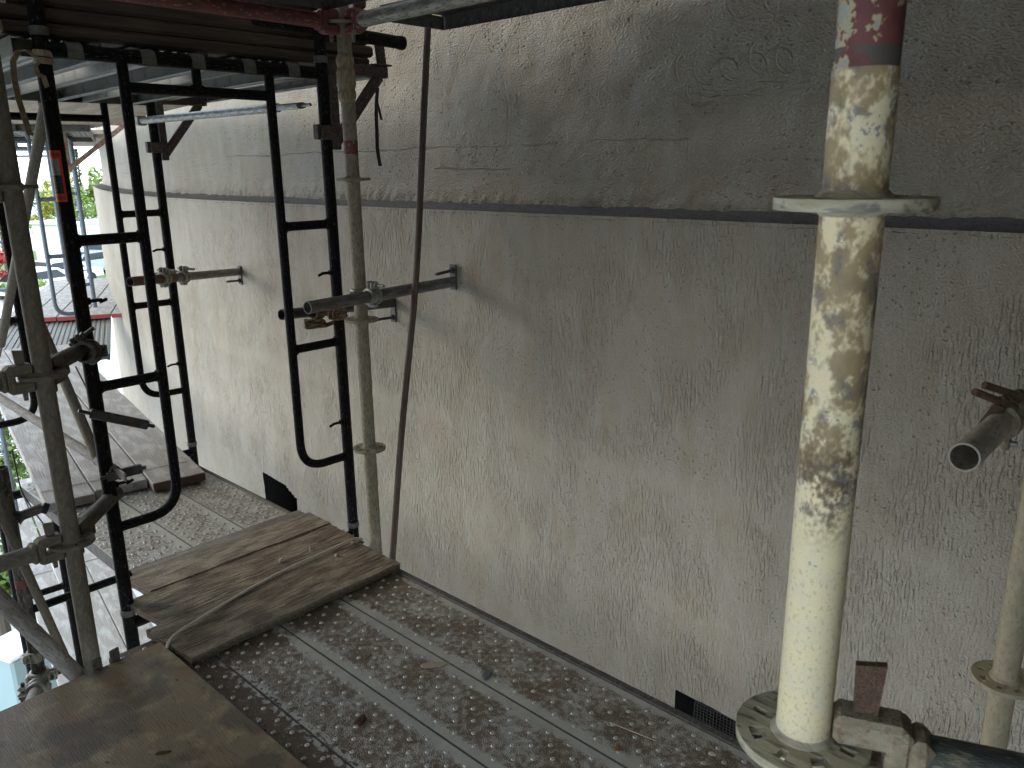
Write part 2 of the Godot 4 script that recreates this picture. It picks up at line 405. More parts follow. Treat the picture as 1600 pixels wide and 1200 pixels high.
func plywood_material() -> StandardMaterial3D:
	# stained dark plywood: wide water stains, orange and black patches, fibre scars
	var N := 1024
	var a := noise_bytes(N, N, 31, 0.0042, 6)
	var b := noise_bytes(N, N, 32, 0.006, 6)
	var c := noise_bytes(N, N, 33, 0.010, 6)
	var g := noise_bytes(N, N, 34, 0.30, 3, FastNoiseLite.TYPE_SIMPLEX_SMOOTH, 16, 1)
	var s := noise_bytes(N, N, 35, 0.25, 2)
	var d := PackedByteArray()
	d.resize(N * N * 3)
	var lut := PackedByteArray()
	lut.resize(1025)
	for k in 1025:
		lut[k] = int(Color(k / 1024.0, 0, 0).linear_to_srgb().r * 255.0)
	var q := 0
	for k in N * N:
		var fo := clampf((b[k] - 130) * 0.009, 0.0, 1.0)
		var fd := clampf((122 - a[k]) * 0.022, 0.0, 1.0)
		var fp := clampf((c[k] - 132) * 0.014, 0.0, 1.0)
		var f := 1024.0 * (0.70 + 0.18 * g[k] / 255.0 + 0.42 * s[k] / 255.0)
		var r := lerpf(lerpf(lerpf(0.185, 0.215, fo), 0.31, fp * 0.75), 0.05, fd * 0.6)
		var gg := lerpf(lerpf(lerpf(0.128, 0.122, fo), 0.235, fp * 0.75), 0.036, fd * 0.6)
		var bb := lerpf(lerpf(lerpf(0.065, 0.044, fo), 0.125, fp * 0.75), 0.022, fd * 0.6)
		d[q] = lut[clampi(int(r * f), 0, 1024)]; d[q + 1] = lut[clampi(int(gg * f), 0, 1024)]; d[q + 2] = lut[clampi(int(bb * f), 0, 1024)]
		q += 3
	# scratches along the grain, boot scuffs and dark nicks
	var rg := RandomNumberGenerator.new()
	rg.seed = 12
	for k in 1500:
		var x := rg.randi_range(0, N - 1)
		var y := rg.randi_range(0, N - 1)
		var len := rg.randi_range(4, 46)
		var slope := rg.randfn(0.0, 0.12) if k % 6 else rg.randfn(0.0, 0.8)
		var fac := rg.randf_range(0.45, 0.85) if k % 3 else rg.randf_range(1.1, 1.35)
		for j in len:
			var p := (((y + int(j * slope)) % N + N) % N * N + (x + j) % N) * 3
			for e in 3:
				d[p + e] = clampi(int(d[p + e] * fac), 0, 255)
	for k in 60:
		var x := rg.randi_range(6, N - 7)
		var y := rg.randi_range(6, N - 7)
		var rr := rg.randi_range(1, 4)
		for yy in range(-rr, rr + 1):
			for xx in range(-rr * 2, rr * 2 + 1):
				if xx * xx * 0.25 + yy * yy <= rr * rr and x + xx >= 0 and x + xx < N:
					for e in 3:
						var p := ((y + yy) * N + x + xx) * 3 + e
						d[p] = int(d[p] * 0.5)
	var m := textured(tex_rgb(N, N, d), Vector3(0.9615, 0.9615, 1), 0.6)
	var hh := PackedByteArray()
	hh.resize(N * N)
	for k in N * N:
		hh[k] = (g[k] * 2 + s[k] * 2) / 4
	return bump(m, tex_l8(N, N, hh), 0.14)

# near pole: cream paint over an older coat, olive-brown plaster stains in the middle, red above the joint; v = 0 at the bottom, 2 m tall
func near_pole_material(y0: float, y1: float) -> StandardMaterial3D:
	var W := 384
	var H := 1800
	var a := noise_bytes(W, H, 41, 0.007, 6)
	var b := noise_bytes(W, H, 42, 0.022, 6)
	var c := noise_bytes(W, H, 43, 0.013, 5)
	var e := noise_bytes(W, H, 44, 0.25, 2)
	var h := noise_bytes(W, H, 45, 0.07, 4)
	var d := PackedByteArray()
	d.resize(W * H * 3)
	var hb := PackedByteArray()
	hb.resize(W * H)
	for y in H:
		var hgt := lerpf(y0, y1, float(y) / H)
		var zone := smoothstep(-0.325, -0.235, hgt)
		for x in W:
			var k := y * W + x
			var na := a[k] / 255.0
			var nb := b[k] / 255.0
			var nc := c[k] / 255.0
			var nh := h[k] / 255.0
			var col: Color
			var relief := 0.5
			if hgt > 0.07: # red coat, flaked to cream and bare grey
				var fl := na * 0.45 + nb * 0.35 + nh * 0.2 + clampf(0.48 - x / float(W), -0.2, 0.14) * 0.8 + clampf(hgt - 0.12, -0.02, 0.1) * 0.8
				col = Color(0.20, 0.066, 0.058).lerp(Color(0.14, 0.045, 0.04), clampf((nc - 0.35) * 2.0, 0, 1))
				if fl > 0.485:
					col = Color(0.50, 0.42, 0.23)
					relief = 0.4
				if fl > 0.56:
					col = Color(0.38, 0.37, 0.32)
					relief = 0.3
				if hgt < 0.085 and nc < 0.5:
					col = Color(0.11, 0.09, 0.07)
			else:
				var cream := Color(0.86, 0.715, 0.42).lerp(Color(0.80, 0.69, 0.46), clampf(nc * 1.6 - 0.3, 0, 1))
				col = cream
				var th := na * 0.46 + nb * 0.36 + nh * 0.18
				var cut := lerpf(0.25, 0.525, zone)
				var f := clampf((cut - th) * 7.0 + 0.42 * zone, 0.0, 1.0)
				var stain := Color(0.33, 0.235, 0.11).lerp(Color(0.21, 0.145, 0.072), clampf((nc - 0.4) * 3.0, 0, 1))
				col = cream.lerp(stain, f * 0.88)
				relief = 0.45 + 0.25 * f
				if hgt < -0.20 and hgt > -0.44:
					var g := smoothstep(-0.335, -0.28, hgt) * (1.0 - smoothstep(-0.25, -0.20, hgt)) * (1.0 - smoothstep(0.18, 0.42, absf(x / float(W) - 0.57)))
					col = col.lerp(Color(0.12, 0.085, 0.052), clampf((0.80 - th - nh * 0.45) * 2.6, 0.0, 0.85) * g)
				if nc > 0.66 and nh > 0.56 and hgt > -0.34:
					col = col.lerp(Color(0.16, 0.17, 0.18), 0.75)
					relief = 0.35
				if hgt < -0.34 and nh > 0.70:
					col = col.lerp(Color(0.40, 0.32, 0.19), 0.4)
			var gr := 0.9 + 0.2 * e[k] / 255.0
			col = Color(col.r * gr, col.g * gr, col.b * gr).linear_to_srgb()
			d[k * 3] = clampi(int(col.r * 255.0), 0, 255); d[k * 3 + 1] = clampi(int(col.g * 255.0), 0, 255); d[k * 3 + 2] = clampi(int(col.b * 255.0), 0, 255)
			hb[k] = clampi(int((relief * 0.75 + 0.25 * nh) * 255.0), 0, 255)
	var m := textured(tex_rgb(W, H, d), Vector3(1, 1.0 / (y1 - y0), 1), 0.62)
	return bump(m, tex_l8(W, H, hb), 0.07)

# galvanised plank tops with trodden mud; u across the bay, v along it
func deck_material(sd: int, mud: float, lines: Array, wide: float, caked := false) -> StandardMaterial3D:
	var W := 768
	var H := 1536
	var a := noise_bytes(W, H, sd, 0.008, 5)
	var b := noise_bytes(W, H, sd + 1, 0.045, 4)
	var c := noise_bytes(W, H, sd + 2, 0.35, 2)
	var e := noise_bytes(W, H, sd + 3, 0.02, 4)
	var clean := PackedFloat32Array()
	clean.resize(W)
	for x in W:
		var q := 0.0
		for l: Array in lines:
			var dx: float = (x + 0.5) / W * wide - float(l[0])
			q = maxf(q, float(l[2]) * (1.0 - smoothstep(0.3, 1.0, absf(dx) / float(l[1]))))
		clean[x] = q
	var d := PackedByteArray()
	d.resize(W * H * 3)
	var ro := PackedByteArray()
	ro.resize(W * H)
	var hb := PackedByteArray()
	hb.resize(W * H)
	var lut := PackedByteArray()
	lut.resize(1025)
	for k in 1025:
		lut[k] = int(Color(k / 1024.0, 0, 0).linear_to_srgb().r * 255.0)
	var p := 0
	for y in H:
		for x in W:
			var k := y * W + x
			var extra := 0.0
			if caked:
				extra = 90.0 * smoothstep(0.19, 0.11, float(y) / H + (a[k] - 128) * 0.0006) + 120.0 * smoothstep(0.27, 0.20, float(x) / W + (b[k] - 128) * 0.0007)
			var m := a[k] * 0.30 + b[k] * 0.40 + c[k] * 0.30 + extra
			var f := clampf((m / 255.0 - (1.0 - mud) - 0.34 * clean[x] + 0.22 * (c[k] / 255.0 - 0.5)) * 8.0 + 0.5, 0.0, 1.0)
			var g := (0.8 + 0.4 * c[k] / 255.0) * 1024.0
			var dk := e[k] / 255.0
			if extra > 0.0: dk = minf(1.15, dk + extra * 0.006)
			var r := lerpf(0.40 + 0.10 * dk, 0.215 - 0.11 * dk, f) * g
			var gg := lerpf(0.39 + 0.10 * dk, 0.162 - 0.088 * dk, f) * g
			var bb := lerpf(0.335 + 0.09 * dk, 0.106 - 0.062 * dk, f) * g
			if b[k] > 205 and c[k] > 120:
				r = 0.5 * 1024.0; gg = 0.49 * 1024.0; bb = 0.44 * 1024.0
			d[p] = lut[clampi(int(r), 0, 1024)]; d[p + 1] = lut[clampi(int(gg), 0, 1024)]; d[p + 2] = lut[clampi(int(bb), 0, 1024)]
			ro[k] = int(lerpf(82.0, 150.0, f))
			hb[k] = int(f * (90.0 + 0.6 * c[k]))
			p += 3
	var mt := textured(tex_rgb(W, H, d), Vector3.ONE, 1.0, 0.15)
	mt.roughness_texture = tex_l8(W, H, ro)
	mt.roughness_texture_channel = BaseMaterial3D.TEXTURE_CHANNEL_RED
	return bump(mt, tex_l8(W, H, hb), 0.25)

# concrete: heights of the lower (drip-streaked) or upper (pocked) face, over LEN metres by HGT metres
func wall_material(upper: bool) -> StandardMaterial3D:
	var W := 2048
	var H := 1024
	var sd := 60 if upper else 50
	var sl := not upper
	var SM := FastNoiseLite.TYPE_SIMPLEX_SMOOTH
	var a := noise_bytes(W, H, sd, 0.006, 4, SM, 2, 2, sl)          # wide patches
	var o := noise_bytes(W, H, sd + 1, 0.20, 3, SM, 1, 1, sl)       # orange peel
	var s := noise_bytes(W, H, sd + 2, 0.13, 3, SM, 1, 5 if not upper else 1, sl)   # drips
	var g2 := noise_bytes(W, H, sd + 9, 0.40, 2, SM, 1, 1, sl)
	var pits := noise_bytes(W, H, sd + 3, 0.045, 1, FastNoiseLite.TYPE_CELLULAR, 1, 1, sl)
	var big := noise_bytes(W, H, sd + 4, 0.014, 3, SM, 2, 2, sl)
	var hb := PackedByteArray()
	hb.resize(W * H)
	for y in H:
		for x in W:
			var k := y * W + x
			var rough := clampf((a[k] - 90) / 70.0, 0.35, 1.0)
			if not upper: rough = minf(1.0, rough * (0.7 + 0.6 * y / H))
			var q := 150.0 + (o[k] - 128) * (0.36 if upper else 0.32) + (g2[k] - 128) * 0.26
			var st := s[k] - 128
			if not upper:
				q += float(mini(st, 18)) * 1.25 * rough
			else:
				q += st * 0.16 * rough
			if pits[k] < 26 and big[k] > 136:
				q -= (26 - pits[k]) * 6.0
			q += (big[k] - 128) * 0.12
			hb[k] = clampi(int(q), 0, 255)
	var im := Image.create_from_data(W, H, false, Image.FORMAT_L8, hb)
	if upper:
		carve_upper(im, W, H)
	hb = im.get_data()
	# colour: warm grey with faint rust and lime clouds; pits a little darker with dirt
	var w2 := 1024
	var h2 := 512
	var n1 := noise_bytes(w2, h2, sd + 6, 0.008, 5, SM, 1, 1, sl)
	var n2 := noise_bytes(w2, h2, sd + 7, 0.03, 4, SM, 1, 4, sl)
	var n3 := noise_bytes(w2, h2, sd + 8, 0.3, 2, SM, 1, 1, sl)
	var ct := mottle(w2, h2, (Color(0.315, 0.268, 0.192) if upper else Color(0.33, 0.288, 0.217)), Color(0.32, 0.265, 0.187), Color(0.35, 0.31, 0.24), n1, 0.56, 2.0, n2, 0.66, 2.0, n3, 0.07)
	var m := textured(ct, Vector3.ONE, 0.58)
	return bump(m, ImageTexture.create_from_image(Image.create_from_data(W, H, false, Image.FORMAT_L8, hb)), 1.3 if not upper else 1.6)

func carve_upper(im: Image, W: int, H: int) -> void:
	# scratched arcs, board-mark lines and trowel gouges; metres -> texels with s along the wall from z = 0.6, h from the ledge
	var dot := func(s: float, h: float, r: float, dv: float) -> void:
		var cx := s / 5.2 * W
		var cy := (1.0 - h / 1.6) * H
		var px := r / 5.2 * W
		for yy in range(int(cy - px), int(cy + px) + 1):
			for xx in range(int(cx - px), int(cx + px) + 1):
				if xx < 0 or yy < 0 or xx >= W or yy >= H: continue
				var f := 1.0 - Vector2(xx - cx, yy - cy).length() / px
				if f > 0.0:
					im.set_pixel(xx, yy, Color(clampf(im.get_pixel(xx, yy).r + dv * minf(1.0, f * 1.6), 0, 1), 0, 0))
	var rg := RandomNumberGenerator.new()
	rg.seed = 9
	var ring := func(z: float, y: float, r: float, a0: float, a1: float) -> void:
		var n := int(r * absf(a1 - a0) / 0.0022) + 2
		for k in n:
			var a := lerpf(a0, a1, float(k) / n)
			dot.call(0.6 - (z + cos(a) * r), y + 0.14 + sin(a) * r, 0.0048, -0.08)
			dot.call(0.6 - (z + cos(a) * (r - 0.006)), y + 0.14 + sin(a) * (r - 0.006), 0.0042, 0.05)
	# scribbled arcs of a round tool, in two clusters
	for q: Array in [[-1.20, 0.30, 0.062, 2.2, 3.9], [-1.14, 0.30, 0.058, 2.4, 4.9], [-1.09, 0.265, 0.05, 0.2, 3.0], [-1.05, 0.30, 0.055, 2.3, 5.2], [-1.0, 0.27, 0.05, 0.0, 2.9], [-0.96, 0.31, 0.052, 2.4, 4.8], [-0.92, 0.275, 0.05, 0.3, 2.6], [-0.88, 0.30, 0.048, 2.2, 5.0], [-1.13, 0.25, 0.045, 2.6, 5.2], [-1.16, 0.24, 0.06, 3.2, 5.4], [-1.04, 0.47, 0.052, 2.9, 5.2], [-0.96, 0.50, 0.062, 2.1, 4.2], [-0.9, 0.52, 0.055, 1.9, 4.4], [-0.93, 0.46, 0.045, 3.0, 5.2]]:
		ring.call(q[0], q[1], q[2], q[3], q[4])
	# strokes below the arcs
	for k in 5:
		var z0 := -1.22 + rg.randf() * 0.1
		for j in 160:
			var f := j / 160.0
			dot.call(0.6 - (z0 + f * 0.36), 0.14 + 0.205 + 0.008 * k + sin(f * 9.0 + k) * 0.008, 0.004, -0.05)
	# horizontal board marks
	for j in 1900:
		var z := -4.4 + j * 0.0018
		var wob := 0.003 * sin(z * 7.0) + 0.002 * sin(z * 31.0)
		if z < -1.75 or (z > -1.62 and z < -1.2):
			dot.call(0.6 - z, 0.14 + 0.086 + wob, 0.006, -0.10 if z < -2.4 else -0.06)
		if rg.randf() < 0.3 and z < -1.9 and z > -3.2:
			dot.call(0.6 - z, 0.14 + 0.086 + wob + rg.randf_range(-0.02, 0.015), rg.randf_range(0.003, 0.009), rg.randf_range(-0.22, 0.1))
		if z < -2.0 and z > -2.45:
			dot.call(0.6 - z, 0.14 + 0.0 + wob, 0.006, -0.09)
	for j in 60:
		dot.call(0.6 + 1.205, 0.14 + 0.02 + j * 0.0011, 0.004, -0.07)
	# a long wandering crack and a few trowel scars
	for j in 260:
		var f := j / 260.0
		dot.call(0.6 + 2.05 - 0.045 * sin(f * 2.6), 0.14 + lerpf(0.37, 0.08, f), 0.0035, -0.10)
	for q: Array in [[-2.53, 0.50, 0.25, 0.12], [-2.42, 0.455, -0.2, 0.10], [-2.18, 0.505, 0.7, 0.09], [-2.28, 0.41, 0.5, 0.14], [-1.7, 0.36, 0.25, 0.10], [-1.62, 0.30, -0.1, 0.12], [-3.4, 0.30, 0.4, 0.15], [-1.36, 0.02, 0.3, 0.1]]:
		for j in 70:
			var f := j / 70.0
			dot.call(0.6 - float(q[0]) + sin(float(q[2])) * f * float(q[3]), 0.14 + float(q[1]) - cos(float(q[2])) * f * float(q[3]), 0.003, -0.09)
	# vertical runs of torn concrete
	for q: Array in [[-2.32, 0.50, 0.13], [-2.12, 0.52, 0.16], [-2.05, 0.38, 0.2], [-2.3, 0.04, 0.12], [-1.95, 0.30, 0.32], [-2.2, 0.06, 0.1], [-2.08, 0.06, 0.1], [-1.5, 0.58, 0.1]]:
		for j in 110:
			dot.call(0.6 - (float(q[0]) + rg.randfn(0.0, 0.010)), 0.14 + float(q[1]) + rg.randf_range(-0.5, 0.5) * float(q[2]), rg.randf_range(0.002, 0.008), rg.randf_range(-0.3, 0.22))
	# ragged bottom band above the ledge
	for j in 900:
		dot.call(rg.randf_range(0.3, 5.0), absf(rg.randfn(0.0, 0.035)), rg.randf_range(0.003, 0.011), rg.randf_range(-0.2, 0.2))

# ---------------------------------------------------------------- the wall
func wall_curve() -> Array:
	# the lower face in plan, from behind the eye to where it turns out of sight: [x, z]
	return [Vector2(2.13, 3.4), Vector2(2.13, 1.4), Vector2(2.14, 0.0), Vector2(2.165, -1.0), Vector2(2.20, -2.0), Vector2(2.222, -3.0), Vector2(2.248, -4.0), Vector2(2.33, -4.9), Vector2(2.43, -5.7), Vector2(2.62, -6.6), Vector2(2.92, -7.7), Vector2(3.30, -8.95), Vector2(3.80, -10.45), Vector2(4.42, -12.2), Vector2(5.30, -14.2), Vector2(6.5, -16.4), Vector2(8.2, -18.8), Vector2(10.4, -21.0)]

func wall_points() -> Array:
	var c := Curve2D.new()
	var p := wall_curve()
	for k in p.size():
		var a: Vector2 = p[maxi(k - 1, 0)]
		var b: Vector2 = p[mini(k + 1, p.size() - 1)]
		var tg := (b - a) / 6.0
		c.add_point(p[k], -tg, tg)
	c.bake_interval = 0.004
	return [c, c.get_baked_length()]

func build_wall() -> void:
	var w := wall_points()
	var c: Curve2D = w[0]
	var total: float = w[1]
	var t := thing("concrete_wall", "long curved bare concrete wall with a dark ledge halfway up, beside the scaffold", "wall", Vector3(2.2, -6.1, -2.0))
	var ml := wall_material(false)
	var mu := wall_material(true)
	var ledge := bump(textured(mottle(512, 512, Color(0.135, 0.115, 0.10), Color(0.17, 0.148, 0.128), Color(0.085, 0.072, 0.062), noise_bytes(512, 512, 71, 0.03, 4), 0.5, 4.0, noise_bytes(512, 512, 72, 0.1, 3), 0.68, 6.0, noise_bytes(512, 512, 73, 0.4, 2), 0.4), Vector3(1.0, 4.0, 1), 0.9), tex_l8(512, 512, noise_bytes(512, 512, 74, 0.15, 4)), 0.8)
	var fl := FastNoiseLite.new()
	fl.seed = 5
	fl.frequency = 1.6
	fl.fractal_octaves = 3
	var ff := FastNoiseLite.new()
	ff.seed = 6
	ff.frequency = 14.0
	ff.fractal_octaves = 3
	# stations along the wall: fine near the eye, coarse far away
	var st: Array[float] = []
	var s := 0.0
	while s < total:
		st.append(s)
		var z := c.sample_baked(s).y
		s += 0.25 if z > 0.4 else (0.012 if z > -4.8 else (0.05 if z > -9.0 else 0.2))
	# s at z = 0.6: the textures start there
	var s0 := 0.0
	for q in st:
		if c.sample_baked(q).y < 0.6:
			s0 = q
			break
	var holes := [[-4.22, -3.82, -1.765], [-1.276, -0.72, -1.80]]
	var grid := func(yy: Array, back: float, upper: bool, openings: bool) -> MB:
		var b := MB.new()
		var cols := yy.size()
		for q in st:
			var p := c.sample_baked(q)
			var d := (c.sample_baked(minf(q + 0.02, total)) - c.sample_baked(maxf(q - 0.02, 0.0))).normalized()
			var nn := Vector3(d.y, 0, -d.x) # towards the scaffold
			if nn.x > 0.0 and p.y > -15.0: nn = -nn
			for j in cols:
				var y: float = yy[j]
				var rel := 0.011 * fl.get_noise_2d(q, y * 1.3) + 0.0022 * ff.get_noise_2d(q, y * (0.6 if not upper else 1.0))
				if upper and y < -0.05:
					rel += 0.012 * clampf((-0.05 - y) / 0.09, 0.0, 1.0) * (1.0 + ff.get_noise_2d(q * 1.4 + 9.0, y))
				var pos := Vector3(p.x, y, p.y) - nn * back + nn * rel
				b.v.append(pos)
				b.n.append(nn)
				if upper:
					b.t.append(Vector2((q - s0) / 5.2, 1.0 - (y + 0.14) / 1.6))
				else:
					b.t.append(Vector2((q - s0) / 2.7, 1.0 - (y + 1.75) / 1.6))
		for i in st.size() - 1:
			var zz := c.sample_baked(st[i]).y
			for j in cols - 1:
				if openings:
					var cut := false
					for hq: Array in holes:
						var top: float = hq[2] - maxf(0.0, zz + 3.93) * (0.4 if zz < -3.0 else 0.0)
						if zz < hq[1] and zz > hq[0] and float(yy[j]) < top - 0.004 and float(yy[j]) > -2.2:
							cut = true
					if cut: continue
				var a := i * cols + j
				var e := a + cols
				b.ix.append_array([a, e, a + 1, a + 1, e, e + 1])
		# smooth normals from the grid itself
		for i in st.size():
			for j in cols:
				var i0 := maxi(i - 1, 0)
				var i1 := mini(i + 1, st.size() - 1)
				var j0 := maxi(j - 1, 0)
				var j1 := mini(j + 1, cols - 1)
				var nv := (b.v[i1 * cols + j] - b.v[i0 * cols + j]).cross(b.v[i * cols + j1] - b.v[i * cols + j0]).normalized()
				if nv.dot(b.n[i * cols + j]) < 0.0: nv = -nv
				b.n[i * cols + j] = nv
		return b
	var ylo: Array[float] = [-6.1, -4.0, -2.3]
	var y := -2.19
	while y < -0.175:
		ylo.append(y)
		y += 0.012
	ylo.append(-0.157)
	part("lower_face", grid.call(ylo, 0.0, false, true), ml, t)
	var yup: Array[float] = []
	y = -0.145
	while y < 0.85:
		yup.append(y)
		y += 0.012
	yup.append_array([1.2, 2.0, 3.2])
	part("upper_face", grid.call(yup, 0.13, true, false), mu, t)
	# the ledge: a rough mortar wash that falls to the lower face
	var lb := MB.new()
	var rows := [[-0.001, -0.1675], [0.006, -0.163], [0.016, -0.158], [0.05, -0.150], [0.10, -0.139], [0.17, -0.120]]
	for q in st:
		var p := c.sample_baked(q)
		var d := (c.sample_baked(minf(q + 0.02, total)) - c.sample_baked(maxf(q - 0.02, 0.0))).normalized()
		var nn := Vector3(d.y, 0, -d.x)
		if nn.x > 0.0 and p.y > -15.0: nn = -nn
		for k in rows.size():
			var e: Array = rows[k]
			var wob := 0.006 * fl.get_noise_2d(q * 4.0, k * 0.7) + 0.004 * ff.get_noise_2d(q, k * 0.4)
			var rel := 0.011 * fl.get_noise_2d(q, -0.166 * 1.3)
			lb.v.append(Vector3(p.x, float(e[1]) + wob * (0.6 if k < 2 else 1.2) + (0.004 * ff.get_noise_2d(q * 2.3, 40.0) if k < 2 else 0.0), p.y) + nn * (rel - float(e[0]) + 0.003 * ff.get_noise_2d(q, 3.0 + k)))
			lb.n.append((Vector3(0, 0.95, 0) + nn * 0.3).normalized())
			lb.t.append(Vector2(q, float(e[0])))
	for i in st.size() - 1:
		for k in rows.size() - 1:
			var a := i * rows.size() + k
			lb.ix.append_array([a, a + rows.size(), a + 1, a + 1, a + rows.size(), a + rows.size() + 1])
	part("ledge", lb, ledge, t)
	# the two openings at the foot: a dark recess, the near one screened with wire mesh
	for k in 2:
		var hq: Array = holes[k]
		var zc: float = (hq[0] + hq[1]) * 0.5
		var len: float = hq[1] - hq[0]
		var top: float = hq[2]
		var x0 := 2.18 if k == 1 else 2.27
		var b := MB.new()
		var z0 := zc - len * 0.5 - 0.02
		var z1 := zc + len * 0.5 + 0.02
		b.quad(Vector3(x0 + 0.35, top + 0.03, z0), Vector3(x0 + 0.35, top + 0.03, z1), Vector3(x0 + 0.35, -2.25, z1), Vector3(x0 + 0.35, -2.25, z0), Vector3.LEFT)
		b.quad(Vector3(x0, top + 0.012, z0), Vector3(x0, top + 0.012, z1), Vector3(x0 + 0.35, top + 0.03, z1), Vector3(x0 + 0.35, top + 0.03, z0), Vector3.DOWN)
		b.quad(Vector3(x0, -2.25, z0), Vector3(x0, -2.25, z1), Vector3(x0 + 0.35, -2.25, z1), Vector3(x0 + 0.35, -2.25, z0), Vector3.UP)
		for zz: float in [z0, z1]:
			b.quad(Vector3(x0, top + 0.012, zz), Vector3(x0 + 0.35, top + 0.03, zz), Vector3(x0 + 0.35, -2.25, zz), Vector3(x0, -2.25, zz), Vector3(0, 0, 1 if zz == z0 else -1))
		part("recess", b, mats.dark, t)
		if k == 1:
			var g := MB.new()
			for j in 26:
				var yy := top - 0.012 * j
				g.tube([Vector3(x0 - 0.006, yy, z0 + 0.10), Vector3(x0 - 0.006, yy, z1)], 0.0012, 4, 0.0, false)
			for j in 36:
				var zz := z0 + 0.10 + 0.0125 * j
				g.tube([Vector3(x0 - 0.008, top, zz), Vector3(x0 - 0.008, top - 0.31, zz)], 0.0012, 4, 0.0, false)
			part("wire_mesh", g, mats.darksteel, t).set_meta("kind", "stuff")

# ---------------------------------------------------------------- scaffold pieces
func rosette(b: MB, at: Vector3, r0 := 0.0242) -> void:
	# an eight-holed disc 10 mm thick welded round a tube
	var first := b.v.size()
	var ring := [r0, 0.0365, 0.0505, 0.0615]
	var seg := 64
	var h := 0.005
	for j in seg:
		var a := TAU * j / seg
		var e := TAU * (j + 1) / seg
		var am := TAU * (j + 0.5) / seg
		var ph := fposmod(am + PI / 8, PI / 4) - PI / 8
		var small := int(round(am / (PI / 4))) % 2 == 0
		var hole := absf(ph) < (0.12 if small else 0.21)
		for k in 3:
			var ra: float = ring[k]
			var rb: float = ring[k + 1]
			if k == 1 and hole:
				var m := Vector3(cos(am), 0, sin(am))
				for rr: float in [ra, rb]:
					b.quad(at + Vector3(cos(a) * rr, h, sin(a) * rr), at + Vector3(cos(e) * rr, h, sin(e) * rr), at + Vector3(cos(e) * rr, -h, sin(e) * rr), at + Vector3(cos(a) * rr, -h, sin(a) * rr), m * (1.0 if rr == ra else -1.0))
				var pa := fposmod(a - 0.0001 + PI / 8 - TAU / seg * 0.5, PI / 4) - PI / 8
				for q: Array in [[a, -TAU / seg], [e, TAU / seg]]:
					var am2: float = am + float(q[1])
					var ph2 := fposmod(am2 + PI / 8, PI / 4) - PI / 8
					if absf(ph2) >= (0.12 if small else 0.21):
						var ang: float = q[0]
						b.quad(at + Vector3(cos(ang) * ra, h, sin(ang) * ra), at + Vector3(cos(ang) * rb, h, sin(ang) * rb), at + Vector3(cos(ang) * rb, -h, sin(ang) * rb), at + Vector3(cos(ang) * ra, -h, sin(ang) * ra), Vector3(cos(am) - cos(ang), 0, sin(am) - sin(ang)))
				continue
			for sg: float in [1.0, -1.0]:
				var he := h * sg * (1.0 if k < 2 else 0.94)
				b.quad(at + Vector3(cos(a) * ra, h * sg, sin(a) * ra), at + Vector3(cos(e) * ra, h * sg, sin(e) * ra), at + Vector3(cos(e) * rb, he, sin(e) * rb), at + Vector3(cos(a) * rb, he, sin(a) * rb), Vector3(0, sg, 0))
		var o := Vector3(cos(am), 0, sin(am))
		b.quad(at + Vector3(cos(a), 0, sin(a)) * ring[3] + Vector3(0, h * 0.94, 0), at + Vector3(cos(e), 0, sin(e)) * ring[3] + Vector3(0, h * 0.94, 0), at + Vector3(cos(e), 0, sin(e)) * ring[3] - Vector3(0, h * 0.94, 0), at + Vector3(cos(a), 0, sin(a)) * ring[3] - Vector3(0, h * 0.94, 0), o)
	# weld bead
	b.lathe(at, Vector3.UP, [Vector2(r0 - 0.001, 0.012), Vector2(r0 + 0.005, 0.006), Vector2(r0 + 0.006, 0.004)], 20)
	b.lathe(at, Vector3.DOWN, [Vector2(r0 - 0.001, 0.012), Vector2(r0 + 0.005, 0.006), Vector2(r0 + 0.006, 0.004)], 20)
	for k in range(first, b.v.size()):
		var q := b.v[k] - at
		b.t[k] = Vector2(q.x + q.y * 0.7, q.z + q.y * 0.7)
		if absf(b.n[k].y) < 0.3 and Vector2(q.x, q.z).length() > 0.061:
			b.n[k] = Vector3(q.x, 0, q.z).normalized()

func ring_pole(x: float, z: float, y0: float, y1: float, levels: Array, m: Material, label: String, seg := 28) -> Node3D:
	var t := thing("scaffold_pole", label, "scaffold pole", Vector3(x, y0, z), "upright poles with rosettes")
	var b := MB.new()
	b.tube([Vector3(x, y0, z), Vector3(x, y1, z)], 0.0242, seg, 0.0032)
	part("tube", b, m, t)
	for l: float in levels:
		b = MB.new()
		rosette(b, Vector3(x, l, z))
		part("rosette", b, m, t)
	return t

